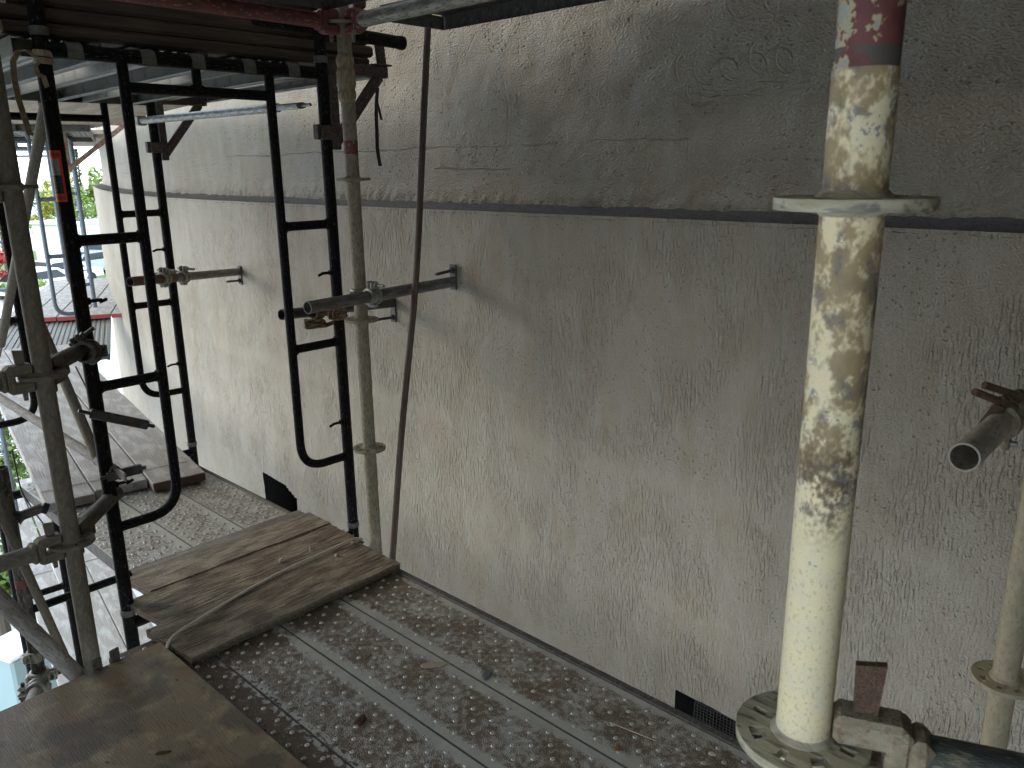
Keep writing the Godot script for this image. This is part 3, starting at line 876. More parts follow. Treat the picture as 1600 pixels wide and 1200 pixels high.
# the cast head with a wedge that locks a ledger to a rosette; from is the pole's axis at the rosette
func wedge_head(from: Vector3, dir: Vector3, m: Material, wm: Material, to: Node3D, wedge_up := 0.075) -> void:
	var f := dir.normalized()
	var xf := along(from, from + f)
	var h := MB.new()
	for s: float in [1.0, -1.0]:
		h.box(Transform3D(xf.basis, from + f * 0.057 + Vector3(0, 0.024 * s, 0)), Vector3(0.062, 0.030, 0.036), 0.005)
	h.box(Transform3D(xf.basis, from + f * 0.082), Vector3(0.022, 0.07, 0.040), 0.005)
	h.box(Transform3D(xf.basis, from + f * 0.100), Vector3(0.024, 0.058, 0.047), 0.009)
	part("wedge_head", h, m, to)
	var w := MB.new()
	var sd := xf.basis.z * 0.004
	var pts := [Vector3(0.040, wedge_up, 0), Vector3(0.066, wedge_up + 0.004, 0), Vector3(0.056, -0.062, 0), Vector3(0.046, -0.062, 0)]
	var A: Array[Vector3] = []
	var B: Array[Vector3] = []
	for q: Vector3 in pts:
		A.append(from + f * q.x + Vector3(0, q.y, 0) + sd); B.append(from + f * q.x + Vector3(0, q.y, 0) - sd)
	w.quad(A[0], A[1], A[2], A[3], sd); w.quad(B[0], B[1], B[2], B[3], -sd)
	for k in 4:
		var k2 := (k + 1) % 4
		w.quad(A[k], A[k2], B[k2], B[k], (A[k] + A[k2]) * 0.5 - (A[0] + A[1] + A[2] + A[3]) * 0.25)
	part("wedge", w, wm, to)

func ledger(a: Vector3, b: Vector3, m: Material, hm: Material, wm: Material, label: String, group := "ledgers between the poles", heads := [true, true], wedge_up := 0.075) -> Node3D:
	var t := thing("scaffold_ledger", label, "ledger", Vector3((a.x + b.x) * 0.5, minf(a.y, b.y) - 0.03, (a.z + b.z) * 0.5), group)
	var d := (b - a).normalized()
	var s := MB.new()
	s.tube([a + d * (0.105 if heads[0] else 0.0), b - d * (0.105 if heads[1] else 0.0)], 0.0242, 22, 0.0032)
	part("tube", s, m, t)
	if heads[0]: wedge_head(a, d, hm, wm, t, wedge_up)
	if heads[1]: wedge_head(b, -d, hm, wm, t, wedge_up)
	return t

# a two-part clamp: one band round each of two tubes that cross side by side
func coupler(pa: Vector3, da: Vector3, ra: float, pb: Vector3, db: Vector3, rb: float, m: Material, bm: Material, label: String, group := "tube clamps") -> Node3D:
	var t := thing("tube_clamp", label, "clamp", Vector3((pa.x + pb.x) * 0.5, minf(pa.y, pb.y) - 0.04, (pa.z + pb.z) * 0.5), group)
	for k in 2:
		var p := pa if k == 0 else pb
		var other := pb if k == 0 else pa
		var d := (da if k == 0 else db).normalized()
		var r := (ra if k == 0 else rb) + 0.0012
		var toward := (other - p)
		toward = (toward - d * toward.dot(d)).normalized()
		var side := d.cross(toward).normalized()
		var b := MB.new()
		# two ribs and a web, wrapped round the tube
		for o: float in [-0.017, 0.017]:
			b.lathe(p + d * (o - 0.008), d, [Vector2(r, 0), Vector2(r + 0.008, 0.002), Vector2(r + 0.0095, 0.008), Vector2(r + 0.008, 0.014), Vector2(r, 0.016)], 22)
		b.lathe(p - d * 0.018, d, [Vector2(r + 0.004, 0), Vector2(r + 0.004, 0.036)], 22)
		# lugs
		var bs := Basis(d, toward, side)
		b.box(Transform3D(bs, p + side * (r + 0.016) - toward * 0.010), Vector3(0.034, 0.012, 0.030), 0.004)
		b.box(Transform3D(bs, p + side * (r + 0.016) + toward * 0.010), Vector3(0.034, 0.012, 0.030), 0.004)
		b.box(Transform3D(bs, p - side * (r + 0.010)), Vector3(0.03, 0.034, 0.018), 0.006)
		part("clamp_band", b, m, t)
		var q := MB.new()
		q.tube([p + side * (r + 0.018) + toward * 0.028, p + side * (r + 0.018) - toward * 0.062], 0.0062, 8)
		q.hexnut(p + side * (r + 0.018) - toward * 0.028, toward, 0.012, 0.012)
		part("bolt", q, bm, t)
	var j := MB.new()
	j.lathe(pa.lerp(pb, 0.5) - (pb - pa).normalized() * 0.010, pb - pa, [Vector2(0, 0), Vector2(0.013, 0), Vector2(0.013, 0.02), Vector2(0, 0.02)], 10)
	part("pivot", j, bm, t)
	return t

# a wall tie: a tube that butts on a bolted plate
func wall_tie(a: Vector3, b: Vector3, r: float, m: Material, label: String, lug: float, bolt_end: Vector3) -> Node3D:
	var t := thing("wall_tie_tube", label, "tie tube", Vector3((a.x + b.x) * 0.5, minf(a.y, b.y) - r, (a.z + b.z) * 0.5), "tie tubes bolted to the wall")
	var d := (b - a).normalized()
	var s := MB.new()
	s.tube([a, b - d * 0.006], r, 22, 0.0032)
	part("tube", s, m, t)
	var pl := MB.new()
	pl.box(Transform3D(Basis.IDENTITY, b + Vector3(0.0, lug * 0.4, 0)), Vector3(0.010, 0.055 + absf(lug), 0.036), 0.002)
	part("wall_plate", pl, mats.darksteel, t)
	var bo := MB.new()
	var base := b + Vector3(0.0, lug, 0)
	bo.tube([base + Vector3(0.03, 0, 0), base + Vector3(-0.004, 0, 0), bolt_end], 0.0062, 10)
	bo.hexnut(base + Vector3(-0.004, 0, 0), Vector3.LEFT, 0.0125, 0.012)
	part("anchor_bolt", bo, mats.darksteel, t)
	return t

# walk-through frame in its own axes: left leg at x = 0, right leg at x = 0.92, feet at y = 0
func make_frame(m: Material, label: String) -> Node3D:
	var t := thing("ladder_scaffold", label, "scaffold frame", Vector3.ZERO, "walk-through scaffold frames")
	var R := 0.0213
	var r := 0.0165
	var top := LIFT
	var bm := top - 0.047
	for x: float in [0.0, 0.92]:
		var b := MB.new()
		b.tube([Vector3(x, 0, 0), Vector3(x, top, 0)], R, 18, 0.003)
		piece("leg", b.commit(), m, t)
		b = MB.new()
		b.lathe(Vector3(x, top - 0.012, 0), Vector3.UP, [Vector2(R, 0), Vector2(R + 0.0035, 0.002), Vector2(R + 0.0035, 0.022), Vector2(R, 0.024)], 18)
		piece("collar", b.commit(), mats.hook, t)
		var sg := 1.0 if x == 0.0 else -1.0
		b = MB.new()
		b.tube([Vector3(x + sg * R, bm, 0), Vector3(x + sg * 0.215, bm, 0)], r, 14, 0.0, false)
		var ix := x + sg * 0.215
		b.tube(arc([Vector3(ix, bm, 0), Vector3(ix, 0.305, 0), Vector3(x, 0.305, 0)], 0.125, 10), r, 14, 0.0, false)
		piece("inner_leg", b.commit(), m, t)
		for y: float in [1.232, 0.780]:
			b = MB.new()
			b.tube([Vector3(x, y, 0), Vector3(ix, y, 0)], r, 14, 0.0, false)
			# weld fillets
			b.lathe(Vector3(x + sg * R * 0.9, y, 0), Vector3(sg, 0, 0), [Vector2(r + 0.008, 0), Vector2(r + 0.002, 0.006), Vector2(r, 0.012)], 12)
			b.lathe(Vector3(ix - sg * r * 0.9, y, 0), Vector3(-sg, 0, 0), [Vector2(r + 0.007, 0), Vector2(r + 0.002, 0.005), Vector2(r, 0.01)], 12)
			piece("rung", b.commit(), m, t)
		for y: float in [1.050, 0.452]:
			b = MB.new()
			b.tube([Vector3(x + sg * R, y, 0), Vector3(x + sg * 0.062, y, 0)], 0.0055, 8)
			b.lathe(Vector3(x + sg * R, y, 0), Vector3(sg, 0, 0), [Vector2(0.011, 0), Vector2(0.011, 0.006), Vector2(0, 0.006)], 10)
			b.box(Transform3D(Basis(Vector3(0, 0, 1), 0.3), Vector3(x + sg * 0.066, y - 0.003, 0)), Vector3(0.026, 0.010, 0.006), 0.002)
			piece("lock_pin", b.commit(), m, t)
	var h := MB.new()
	h.tube([Vector3(0.0, bm, 0), Vector3(0.92, bm, 0)], R * 0.98, 18, 0.0, false)
	piece("top_beam", h.commit(), m, t)
	h = MB.new()
	h.tube([Vector3(0.215, bm - 0.088, 0), Vector3(0.705, bm - 0.088, 0)], r, 14, 0.0, false)
	piece("header_bar", h.commit(), m, t)
	h = MB.new()
	h.tube([Vector3(0.445, bm, 0), Vector3(0.445, bm - 0.088, 0)], r * 0.9, 12, 0.0, false)
	h.box(Transform3D(Basis.IDENTITY, Vector3(0.445, bm - 0.074, 0)), Vector3(0.052, 0.012, 0.012), 0.005)
	piece("stub_post", h.commit(), m, t)
	return t

func place_frame(src: Node3D, first: bool, right: Vector2, theta: float, lift: float, m: Material, label: String) -> Node3D:
	var o: Node3D = src
	if not first:
		o = src.duplicate()
		o.name = numbered("ladder_scaffold")
		add_child(o)
	var f := deg_to_rad(theta)
	var left := right + Vector2(-cos(f), -sin(f)) * 0.92
	o.position = Vector3(left.x, -1.425 + lift * LIFT, left.y)
	o.rotation = Vector3(0, -f, 0)
	o.set_meta("label", label)
	if m != mats.black:
		for q in o.get_children():
			if q is MeshInstance3D and not q.name.begins_with("collar"):
				(q as MeshInstance3D).material_override = m
	return o

var dimple_cache := {}
func dimples(w: float, len: float) -> ArrayMesh:
	var key := "%.3f %.3f" % [w, len]
	if dimple_cache.has(key): return dimple_cache[key]
	var b := MB.new()
	var cols := 6
	var pitch := (w - 0.030) / cols
	var nz := int(len / 0.036)
	var prof := [[0.0072, 0.0], [0.0050, 0.0028], [0.0040, 0.0034], [0.0028, 0.0031], [0.0023, -0.004]]
	for i in nz:
		for c in cols:
			if (i + c) % 2 == 1: continue
			var x := -w * 0.5 + 0.015 + (c + 0.5) * pitch
			var z := -len * 0.5 + 0.03 + i * 0.0355
			if z > len * 0.5 - 0.02: continue
			var base := b.v.size()
			var seg := 9
			for k in prof.size():
				for j in seg:
					var a := TAU * j / seg
					var rr: float = prof[k][0]
					b.v.append(Vector3(x + cos(a) * rr, prof[k][1], z + sin(a) * rr))
					var nr: float = [0.5, 0.75, 0.0, -0.5, -0.9][k]
					b.n.append(Vector3(cos(a) * nr, sqrt(1.0 - nr * nr), sin(a) * nr))
					b.t.append(Vector2(float(j) / seg, k * 0.002))
			for k in prof.size() - 1:
				for j in seg:
					var a0 := base + k * seg + j
					var a1 := base + k * seg + (j + 1) % seg
					b.ix.append_array([a0, a1, a0 + seg, a1, a1 + seg, a0 + seg])
			var cc := b.v.size()
			b.v.append(Vector3(x, -0.003, z)); b.n.append(Vector3.UP); b.t.append(Vector2.ZERO)
			for j in seg:
				b.ix.append_array([base + 4 * seg + j, base + 4 * seg + (j + 1) % seg, cc])
	dimple_cache[key] = b.commit()
	return dimple_cache[key]

# a pressed steel plank lying along z (turned by theta): x0..x1 across, top at y
func steel_plank(cx: float, w: float, z0: float, z1: float, y: float, top: Material, bay: Array, label: String, group: String, bumps := true, rim := 0.0) -> Node3D:
	var t := thing("steel_plank", label, "steel plank", Vector3(cx, y - 0.05, (z0 + z1) * 0.5), group)
	var b := MB.new()
	var x0 := cx - w * 0.5 + 0.0014
	var x1 := cx + w * 0.5 - 0.0014
	var xe := x1 - rim
	for z in 1:
		var c: Array[Vector3] = [Vector3(x0 + 0.002, y, z0), Vector3(xe - 0.002, y, z0), Vector3(xe - 0.002, y, z1), Vector3(x0 + 0.002, y, z1)]
		var uv: Array[Vector2] = []
		for r: Vector3 in c:
			uv.append(Vector2((r.x - float(bay[0])) / float(bay[1]), (r.z - float(bay[2])) / float(bay[3])))
		b.tri(c[0], c[1], c[2], Vector3.UP, uv[0], uv[1], uv[2]); b.tri(c[0], c[2], c[3], Vector3.UP, uv[0], uv[2], uv[3])
	var sd := MB.new()
	for g: Array in [[[xe - 0.002, y], [xe, y - 0.002], [xe, y - 0.050], [xe - 0.014, y - 0.052]], [[x0 + 0.002, y], [x0, y - 0.002], [x0, y - 0.050], [x0 + 0.014, y - 0.052]]]:
		for k in 3:
			sd.quad(Vector3(g[k][0], g[k][1], z0), Vector3(g[k][0], g[k][1], z1), Vector3(g[k + 1][0], g[k + 1][1], z1), Vector3(g[k + 1][0], g[k + 1][1], z0), Vector3(float(g[1][0]) - cx, 0.02, 0))
	part("folded_side", sd, mats.edge, t).set_meta("kind", "stuff")
	if rim > 0.0:
		sd = MB.new()
		sd.box(Transform3D(Basis.IDENTITY, Vector3(xe + rim * 0.5, y - 0.019, (z0 + z1) * 0.5)), Vector3(rim - 0.002, 0.046, z1 - z0), 0.004)
		part("side_rim", sd, mats.edge, t)
	part("pan", b, top, t)
	for zz: float in [z0 + 0.012, z1 - 0.012]:
		b = MB.new()
		b.box(Transform3D(Basis.IDENTITY, Vector3(cx, y - 0.028, zz)), Vector3(w - 0.012, 0.044, 0.006), 0.001)
		part("end_plate", b, mats.galv_plank, t)
	if bumps:
		var o := piece("raised_dimples", dimples(w - rim, z1 - z0), mats.crown, t, Transform3D(Basis.IDENTITY, Vector3(-rim * 0.5, 0.0503, 0)))
		o.set_meta("kind", "stuff")
	return t

# a plank seen from below: ribbed sheet with folded edges and hooks over the frame's beam
func overhead_plank(xa: float, za: float, xb: float, zb: float, w: float, y: float, hooks: Array, label: String, group: String) -> Node3D:
	var t := thing("overhead_steel_plank", label, "steel plank", Vector3((xa + xb) * 0.5, y - 0.05, (za + zb) * 0.5), group)
	var d := Vector3(xb - xa, 0, zb - za)
	var len := d.length()
	d = d.normalized()
	var s := Vector3(-d.z, 0, d.x)
	if s.x < 0: s = -s
	var b := MB.new()
	var o := Vector3(xa, y, za)
	var sec := [Vector2(-w * 0.5 + 0.022, -0.044), Vector2(-w * 0.5 + 0.020, -0.050), Vector2(-w * 0.5, -0.050), Vector2(-w * 0.5, 0.0)]
	var nr := 5
	for k in nr:
		var f := -w * 0.5 + 0.02 + (w - 0.04) * (k + 0.5) / nr
		sec.append_array([Vector2(f - 0.012, 0.0), Vector2(f - 0.006, -0.006), Vector2(f + 0.006, -0.006), Vector2(f + 0.012, 0.0)])
	sec.append_array([Vector2(w * 0.5, 0.0), Vector2(w * 0.5, -0.050), Vector2(w * 0.5 - 0.020, -0.050), Vector2(w * 0.5 - 0.022, -0.044)])
	for k in sec.size() - 1:
		var A: Vector3 = o + s * sec[k].x + Vector3(0, sec[k].y, 0)
		var B: Vector3 = o + s * sec[k + 1].x + Vector3(0, sec[k + 1].y, 0)
		b.quad(A, B, B + d * len, A + d * len, Vector3(0, -1, 0) + s * 0.01)
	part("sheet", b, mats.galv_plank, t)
	for e in 2:
		b = MB.new()
		b.box(Transform3D(Basis(s, Vector3.UP, d), o + d * (0.03 if e == 0 else len - 0.03) + Vector3(0, -0.026, 0)), Vector3(w - 0.004, 0.046, 0.004), 0.0)
		part("end_plate", b, mats.galv_plank, t)
	for h: float in hooks:
		b = MB.new()
		var arcp: Array = []
		var hc := o + s * h + Vector3(0, -0.030, 0)
		var r := 0.026
		# a bent strap over the beam: flat plate wrapped half round
		var pts: Array[Vector3] = []
		for k in 9:
			var a := PI * 0.02 + PI * 1.02 * k / 8.0
			pts.append(hc + d * (cos(a) * r) + Vector3(0, sin(a) * r - 0.004, 0))
		pts.append(pts[8] + Vector3(0, -0.012, 0))
		for k in pts.size() - 1:
			var out := pts[k] - hc
			b.quad(pts[k] - s * 0.021, pts[k] + s * 0.021, pts[k + 1] + s * 0.021, pts[k + 1] - s * 0.021, out)
			var q0 := pts[k] + (pts[k] - hc).normalized() * 0.004
			var q1 := pts[k + 1] + (pts[k + 1] - hc).normalized() * 0.004
			b.quad(q0 - s * 0.021, q0 + s * 0.021, q1 + s * 0.021, q1 - s * 0.021, out)
			for sg: float in [-0.021, 0.021]:
				b.quad(pts[k] + s * sg, q0 + s * sg, q1 + s * sg, pts[k + 1] + s * sg, s * sg)
		part("hook", b, mats.hook, t)
	return t

# a sawn plank from a to b (centres of its ends, mid thickness)
func wood_plank(called: String, a: Vector3, b: Vector3, w: float, th: float, m: Material, label: String, group: String, bev := 0.004) -> MeshInstance3D:
	var s := MB.new()
	s.box(along(a, b), Vector3(a.distance_to(b), th, w), bev, Vector2(rng.randf() * 5.0, rng.randf() * 3.0))
	return solo(called, s, m, label, "plank", group)

func side_bracket(leg: Vector3, out: Vector3, reach: float, drop: float, m: Material, label: String, stub := 0.0) -> Node3D:
	# a triangular bracket hooked on a leg, its arm level, its strut rising to the arm's tip
	var t := thing("side_bracket", label, "bracket", leg - Vector3(0, drop, 0), "side brackets under the decks")
	var f := out.normalized()
	var sd := f.cross(Vector3.UP)
	var a0 := leg + f * 0.040
	var b := MB.new()
	b.box(Transform3D(Basis(f, Vector3.UP, f.cross(Vector3.UP)), a0 - Vector3(0, drop * 0.5, 0)), Vector3(0.030, drop + 0.05, 0.036), 0.003)
	part("upright", b, m, t)
	b = MB.new()
	b.box(along(a0, leg + f * reach), Vector3(reach - 0.03, 0.040, 0.038), 0.003)
	b.box(along(leg + f * (reach - 0.05) + Vector3(0, 0.026, 0), leg + f * (reach + 0.02) + Vector3(0, 0.026, 0)), Vector3(0.07, 0.006, 0.05), 0.001)
	part("arm", b, m, t)
	b = MB.new()
	b.box(along(a0 - Vector3(0, drop, 0), leg + f * (reach - 0.03) - Vector3(0, 0.015, 0)), Vector3((leg + f * (reach - 0.03) - Vector3(0, 0.015, 0)).distance_to(a0 - Vector3(0, drop, 0)), 0.036, 0.030), 0.003)
	part("strut", b, m, t)
	b = MB.new()
	b.box(Transform3D(Basis(f, Vector3.UP, f.cross(Vector3.UP)), leg + Vector3(0, -drop + 0.035, 0)), Vector3(0.062, 0.050, 0.052), 0.004)
	b.box(Transform3D(Basis(f, Vector3.UP, f.cross(Vector3.UP)), leg - f * 0.035 + Vector3(0, -drop + 0.037, 0)), Vector3(0.018, 0.052, 0.03), 0.002)
	part("clip", b, m, t)
	if stub > 0.0:
		b = MB.new()
		b.tube([leg + f * (reach - 0.008), leg + f * (reach - 0.022) + Vector3(0, stub, 0)], 0.019, 14, 0.003)
		part("post_stub", b, m, t)
	return t

func brace(a: Vector3, b: Vector3, r: float, m: Material, label: String, group := "diagonal braces", flat := true) -> Node3D:
	var t := thing("cross_brace", label, "brace", Vector3((a.x + b.x) * 0.5, minf(a.y, b.y), (a.z + b.z) * 0.5), group)
	var d := (b - a).normalized()
	var s := MB.new()
	s.tube([a + d * (0.07 if flat else 0.0), b - d * (0.07 if flat else 0.0)], r, 16, 0.0025)
	part("tube", s, m, t)
	if flat:
		s = MB.new()
		for e in 2:
			var p := a if e == 0 else b
			var q := p + d * (0.08 if e == 0 else -0.08)
			s.box(along(p, q), Vector3(0.10, r * 1.9, 0.007), 0.003)
		part("flattened_end", s, m, t)
	return t

const SHEET_Z := -4.6
const GAP := [13, 18, 11, 18]   # the torn opening in the sheeting, in cells of 0.28 by 0.2 m

# ---------------------------------------------------------------- the far outdoors
func leaf_crown(c: Vector3, rad: Vector3, count: int, size: float, sd: int) -> MB:
	var r := RandomNumberGenerator.new()
	r.seed = sd
	var b := MB.new()
	var blobs: Array = []
	for k in 9:
		blobs.append([Vector3(r.randfn(0, 0.42), r.randfn(0, 0.42), r.randfn(0, 0.42)), r.randf_range(0.25, 0.5)])
	for k in count:
		var q: Array = blobs[r.randi() % blobs.size()]
		var d := Vector3(r.randfn(), r.randfn(), r.randfn()).normalized() * pow(r.randf(), 0.4) * float(q[1])
		var p := c + ((q[0] as Vector3) + d) * rad
		var u := Vector3(r.randfn(), r.randfn() * 0.6, r.randfn()).normalized()
		var w := u.cross(Vector3(r.randfn(), r.randfn(), r.randfn())).normalized()
		var s := size * r.randf_range(0.6, 1.4)
		var nn := u.cross(w)
		if nn.y < 0: nn = -nn
		b.tri(p - u * s, p + w * s * 0.5, p + u * s, nn); b.tri(p - u * s, p + u * s, p - w * s * 0.5, nn)
	return b

func tree(at: Vector3, h: float, w: float, m: Material, sd: int, label: String, group: String, count := 900, size := 0.3, called := "leafy_tree", cat := "tree") -> void:
	var t := thing(called, label, cat, at, group)
	var b := MB.new()
	b.lathe(at, Vector3.UP, [Vector2(w * 0.06, 0), Vector2(w * 0.045, h * 0.3), Vector2(w * 0.02, h * 0.75), Vector2(0, h * 0.9)], 8)
	for k in 4:
		var a := TAU * k / 4.0 + sd
		b.tube([at + Vector3(0, h * (0.28 + 0.08 * k), 0), at + Vector3(cos(a) * w * 0.3, h * (0.5 + 0.08 * k), sin(a) * w * 0.3)], w * 0.012, 5, 0.0, false)
	part("trunk", b, mats.bark, t)
	part("crown", leaf_crown(at + Vector3(0, h * 0.62, 0), Vector3(w * 0.5, h * 0.36, w * 0.5), count, size, sd), m, t)

func car(at: Vector3, turn: float, m: Material, label: String) -> void:
	var t := thing("parked_car", label, "car", at, "cars parked on the pale ground")
	t.rotation.y = turn
	var side := [Vector2(-2.1, 0.35), Vector2(-2.15, 0.75), Vector2(-1.6, 0.9), Vector2(-1.0, 1.4), Vector2(0.6, 1.45), Vector2(1.3, 0.95), Vector2(2.1, 0.8), Vector2(2.15, 0.35)]
	var b := MB.new()
	var cen := Vector3(0, 0.8, 0)
	for k in side.size():
		var p: Vector2 = side[k]
		var q: Vector2 = side[(k + 1) % side.size()]
		b.quad(Vector3(p.x, p.y, 0.85), Vector3(q.x, q.y, 0.85), Vector3(q.x, q.y, -0.85), Vector3(p.x, p.y, -0.85), Vector3((p.x + q.x) * 0.5, (p.y + q.y) * 0.5, 0) - cen)
		for z: float in [0.85, -0.85]:
			b.tri(Vector3(0, 0.7, z), Vector3(p.x, p.y, z), Vector3(q.x, q.y, z), Vector3(0, 0, z))
	piece("body", b.commit(), m, t)
	b = MB.new()
	for z: float in [0.853, -0.853]:
		b.quad(Vector3(-1.35, 0.95, z), Vector3(-0.95, 1.34, z), Vector3(0.5, 1.38, z), Vector3(1.05, 0.95, z), Vector3(0, 0, z))
	b.quad(Vector3(0.64, 1.43, 0.75), Vector3(1.28, 0.98, 0.75), Vector3(1.28, 0.98, -0.75), Vector3(0.64, 1.43, -0.75), Vector3(1, 1, 0))
	b.quad(Vector3(-1.03, 1.40, 0.75), Vector3(-1.6, 0.93, 0.75), Vector3(-1.6, 0.93, -0.75), Vector3(-1.03, 1.40, -0.75), Vector3(-1, 1, 0))
	piece("windows", b.commit(), mats.glass, t, Transform3D(Basis.IDENTITY, Vector3(0, 0.004, 0)))
	for x: float in [-1.3, 1.35]:
		for z: float in [0.72, -0.72]:
			b = MB.new()
			b.lathe(Vector3(x, 0.32, z - 0.1), Vector3(0, 0, 1), [Vector2(0, 0), Vector2(0.28, 0), Vector2(0.32, 0.04), Vector2(0.32, 0.2), Vector2(0.28, 0.24), Vector2(0, 0.24)], 14)
			piece("wheel", b.commit(), mats.dark, t)

const GLYPH := {"W": ["10001", "10001", "10101", "10101", "01010"], "A": ["01110", "10001", "11111", "10001", "10001"], "R": ["11110", "10001", "11110", "10010", "10001"], "N": ["10001", "11001", "10101", "10011", "10001"], "I": ["111", "010", "010", "010", "111"], "G": ["01111", "10000", "10111", "10001", "01111"]}

func sticker_material() -> StandardMaterial3D:
	var W := 96
	var H := 200
	var im := Image.create(W, H, false, Image.FORMAT_RGB8)
	im.fill(Color(0.86, 0.24, 0.10))
	im.fill_rect(Rect2i(0, 34, 80, 62), Color(0.52, 0.53, 0.50))
	im.fill_rect(Rect2i(0, 96, 84, 72), Color(0.07, 0.065, 0.06))
	for k in 9: # lines of small print
		im.fill_rect(Rect2i(6, 102 + k * 7, 36 + (k * 17) % 34, 2), Color(0.45, 0.42, 0.38) if k % 3 else Color(0.7, 0.25, 0.14))
	for k in 40: # the worn picture: a falling figure in a triangle
		im.fill_rect(Rect2i(40 - k / 2, 44 + k, 2, 2), Color(0.25, 0.3, 0.22)); im.fill_rect(Rect2i(40 + k / 2, 44 + k, 2, 2), Color(0.25, 0.3, 0.22))
	im.fill_rect(Rect2i(20, 84, 42, 2), Color(0.25, 0.3, 0.22))
	for y0: int in [8, 176]:
		var x := 8
		for ch in "WARNING":
			var g: Array = GLYPH[ch]
			for r in 5:
				for c in (g[r] as String).length():
					if (g[r] as String)[c] == "1":
						im.fill_rect(Rect2i(x + c * 2, y0 + r * 3, 2, 3), Color(0.12, 0.05, 0.04))
			x += ((g[0] as String).length() + 1) * 2
	var m := mat(Color.WHITE, 0.5)
	m.albedo_texture = ImageTexture.create_from_image(im)
	return m

func chip(p: Vector3, s: Vector3, turn: float, m: Material, label: String, category := "debris") -> void:
	# a small broken flake with an uneven outline
	var b := MB.new()
	var r := RandomNumberGenerator.new()
	r.seed = int(p.x * 1000 + p.z * 77)
	var n := 8
	var top: Array[Vector3] = []
	var bot: Array[Vector3] = []
	for k in n:
		var a := TAU * k / n
		var q := Vector3(cos(a) * s.x, 0, sin(a) * s.z) * r.randf_range(0.7, 1.15)
		q = q.rotated(Vector3.UP, turn)
		top.append(p + q * 0.85 + Vector3(0, s.y * r.randf_range(0.6, 1.2), 0))
		bot.append(p + q)
	for k in n:
		var j := (k + 1) % n
		b.quad(bot[k], bot[j], top[j], top[k], bot[k] - p)
		b.tri(p + Vector3(0, s.y * 1.1, 0), top[k], top[j], Vector3.UP)
	solo("debris_flake" if category == "debris" else category.replace(" ", "_"), b, m, label, category, "scraps lying on the deck")

# ---------------------------------------------------------------- build
func _ready() -> void:
	rng.seed = 77
	# camera
	var cam := Camera3D.new()
	cam.name = "camera"
	add_child(cam)
	cam.fov = 51.28
	cam.near = 0.05
	cam.far = 400.0
	cam.rotation = Vector3(deg_to_rad(-15.08), deg_to_rad(-46.63), deg_to_rad(-0.73))
	cam.current = true
	var lens := CameraAttributesPhysical.new()
	lens.frustum_focal_length = 25.0
	lens.frustum_focus_distance = 2.7
	lens.exposure_aperture = 13.0
	lens.frustum_far = 400.0
	lens.frustum_near = 0.05
	cam.attributes = lens
	# sky: bright, thinly overcast
	var env := Environment.new()
	env.background_mode = Environment.BG_SKY
	var sm := ProceduralSkyMaterial.new()
	sm.sky_top_color = Color(0.78, 0.86, 0.95)
	sm.sky_horizon_color = Color(0.92, 0.96, 1.0)
	sm.sky_curve = 0.12
	sm.ground_horizon_color = Color(0.8, 0.8, 0.78)
	sm.ground_bottom_color = Color(0.5, 0.5, 0.48)
	sm.sky_energy_multiplier = 1.0
	var sky := Sky.new()
	sky.sky_material = sm
	env.sky = sky
	env.tonemap_mode = Environment.TONE_MAPPER_LINEAR
	env.tonemap_exposure = 5.2
	env.sdfgi_enabled = true
	env.ssao_enabled = true
	env.ssil_enabled = true
	var we := WorldEnvironment.new()
	we.name = "world_environment"
	we.environment = env
	add_child(we)
	var sun := DirectionalLight3D.new()
	sun.name = "sun"
	add_child(sun)
	sun.light_energy = 0.15
	sun.light_angular_distance = 28.0
	sun.light_color = Color(1.0, 0.985, 0.96)
	sun.shadow_enabled = true
	sun.look_at_from_position(Vector3(-5.5, 3.6, -8.0), Vector3.ZERO)

	build_materials()
	mats.crown = mat(lin(0.52, 0.50, 0.44), 0.35, 0.35)
	mats.sheet = mat(lin(0.12, 0.09, 0.05), 0.8)
	mats.bark = mat(lin(0.09, 0.07, 0.05), 0.9)
	mats.glass = mat(lin(0.03, 0.035, 0.04), 0.1)
	var leafm := func(r: float, g: float, b: float) -> StandardMaterial3D:
		var m := mat(lin(r, g, b), 0.6)
		m.backlight = Color(r, g, b).linear_to_srgb() * 0.8
		return m
	mats.rosette_cream = mats.zinc_cream
	mats.leaf1 = leafm.call(0.15, 0.22, 0.03)
	mats.leaf2 = leafm.call(0.27, 0.27, 0.03)
	mats.leaf3 = leafm.call(0.06, 0.10, 0.03)
	mats.leaf_red = leafm.call(0.35, 0.04, 0.03)
	mats.leaf_shrub = leafm.call(0.11, 0.18, 0.025)

	build_ground()
	build_wall()
	build_decks()
	build_poles()
	build_frames()
	build_overhead()
	build_ties()
	build_left_tubes()
	build_small()
	build_outdoors()

func build_ground() -> void:
	var b := MB.new()
	b.quad(Vector3(-300, -6.1, -300), Vector3(300, -6.1, -300), Vector3(300, -6.1, 60), Vector3(-300, -6.1, 60), Vector3.UP)
	var N := 512
	var m := textured(mottle(N, N, Color(0.56, 0.55, 0.53), Color(0.48, 0.47, 0.45), Color(0.62, 0.61, 0.59), noise_bytes(N, N, 81, 0.01, 4), 0.5, 3.0, noise_bytes(N, N, 82, 0.04, 4), 0.65, 4.0, noise_bytes(N, N, 83, 0.4, 2), 0.2), Vector3(0.12, 0.12, 1), 0.9)
	var o := solo("ground", b, m, "pale concrete yard far below the scaffold", "ground")
	o.set_meta("kind", "structure")
	b = MB.new()
	b.quad(Vector3(-40, -6.096, -75), Vector3(40, -6.096, -75), Vector3(40, -6.096, -48), Vector3(-40, -6.096, -48), Vector3.UP)
	o = solo("grass_verge", b, mat(lin(0.10, 0.15, 0.04), 0.95), "strip of green grass beyond the yard", "grass", "", "structure")

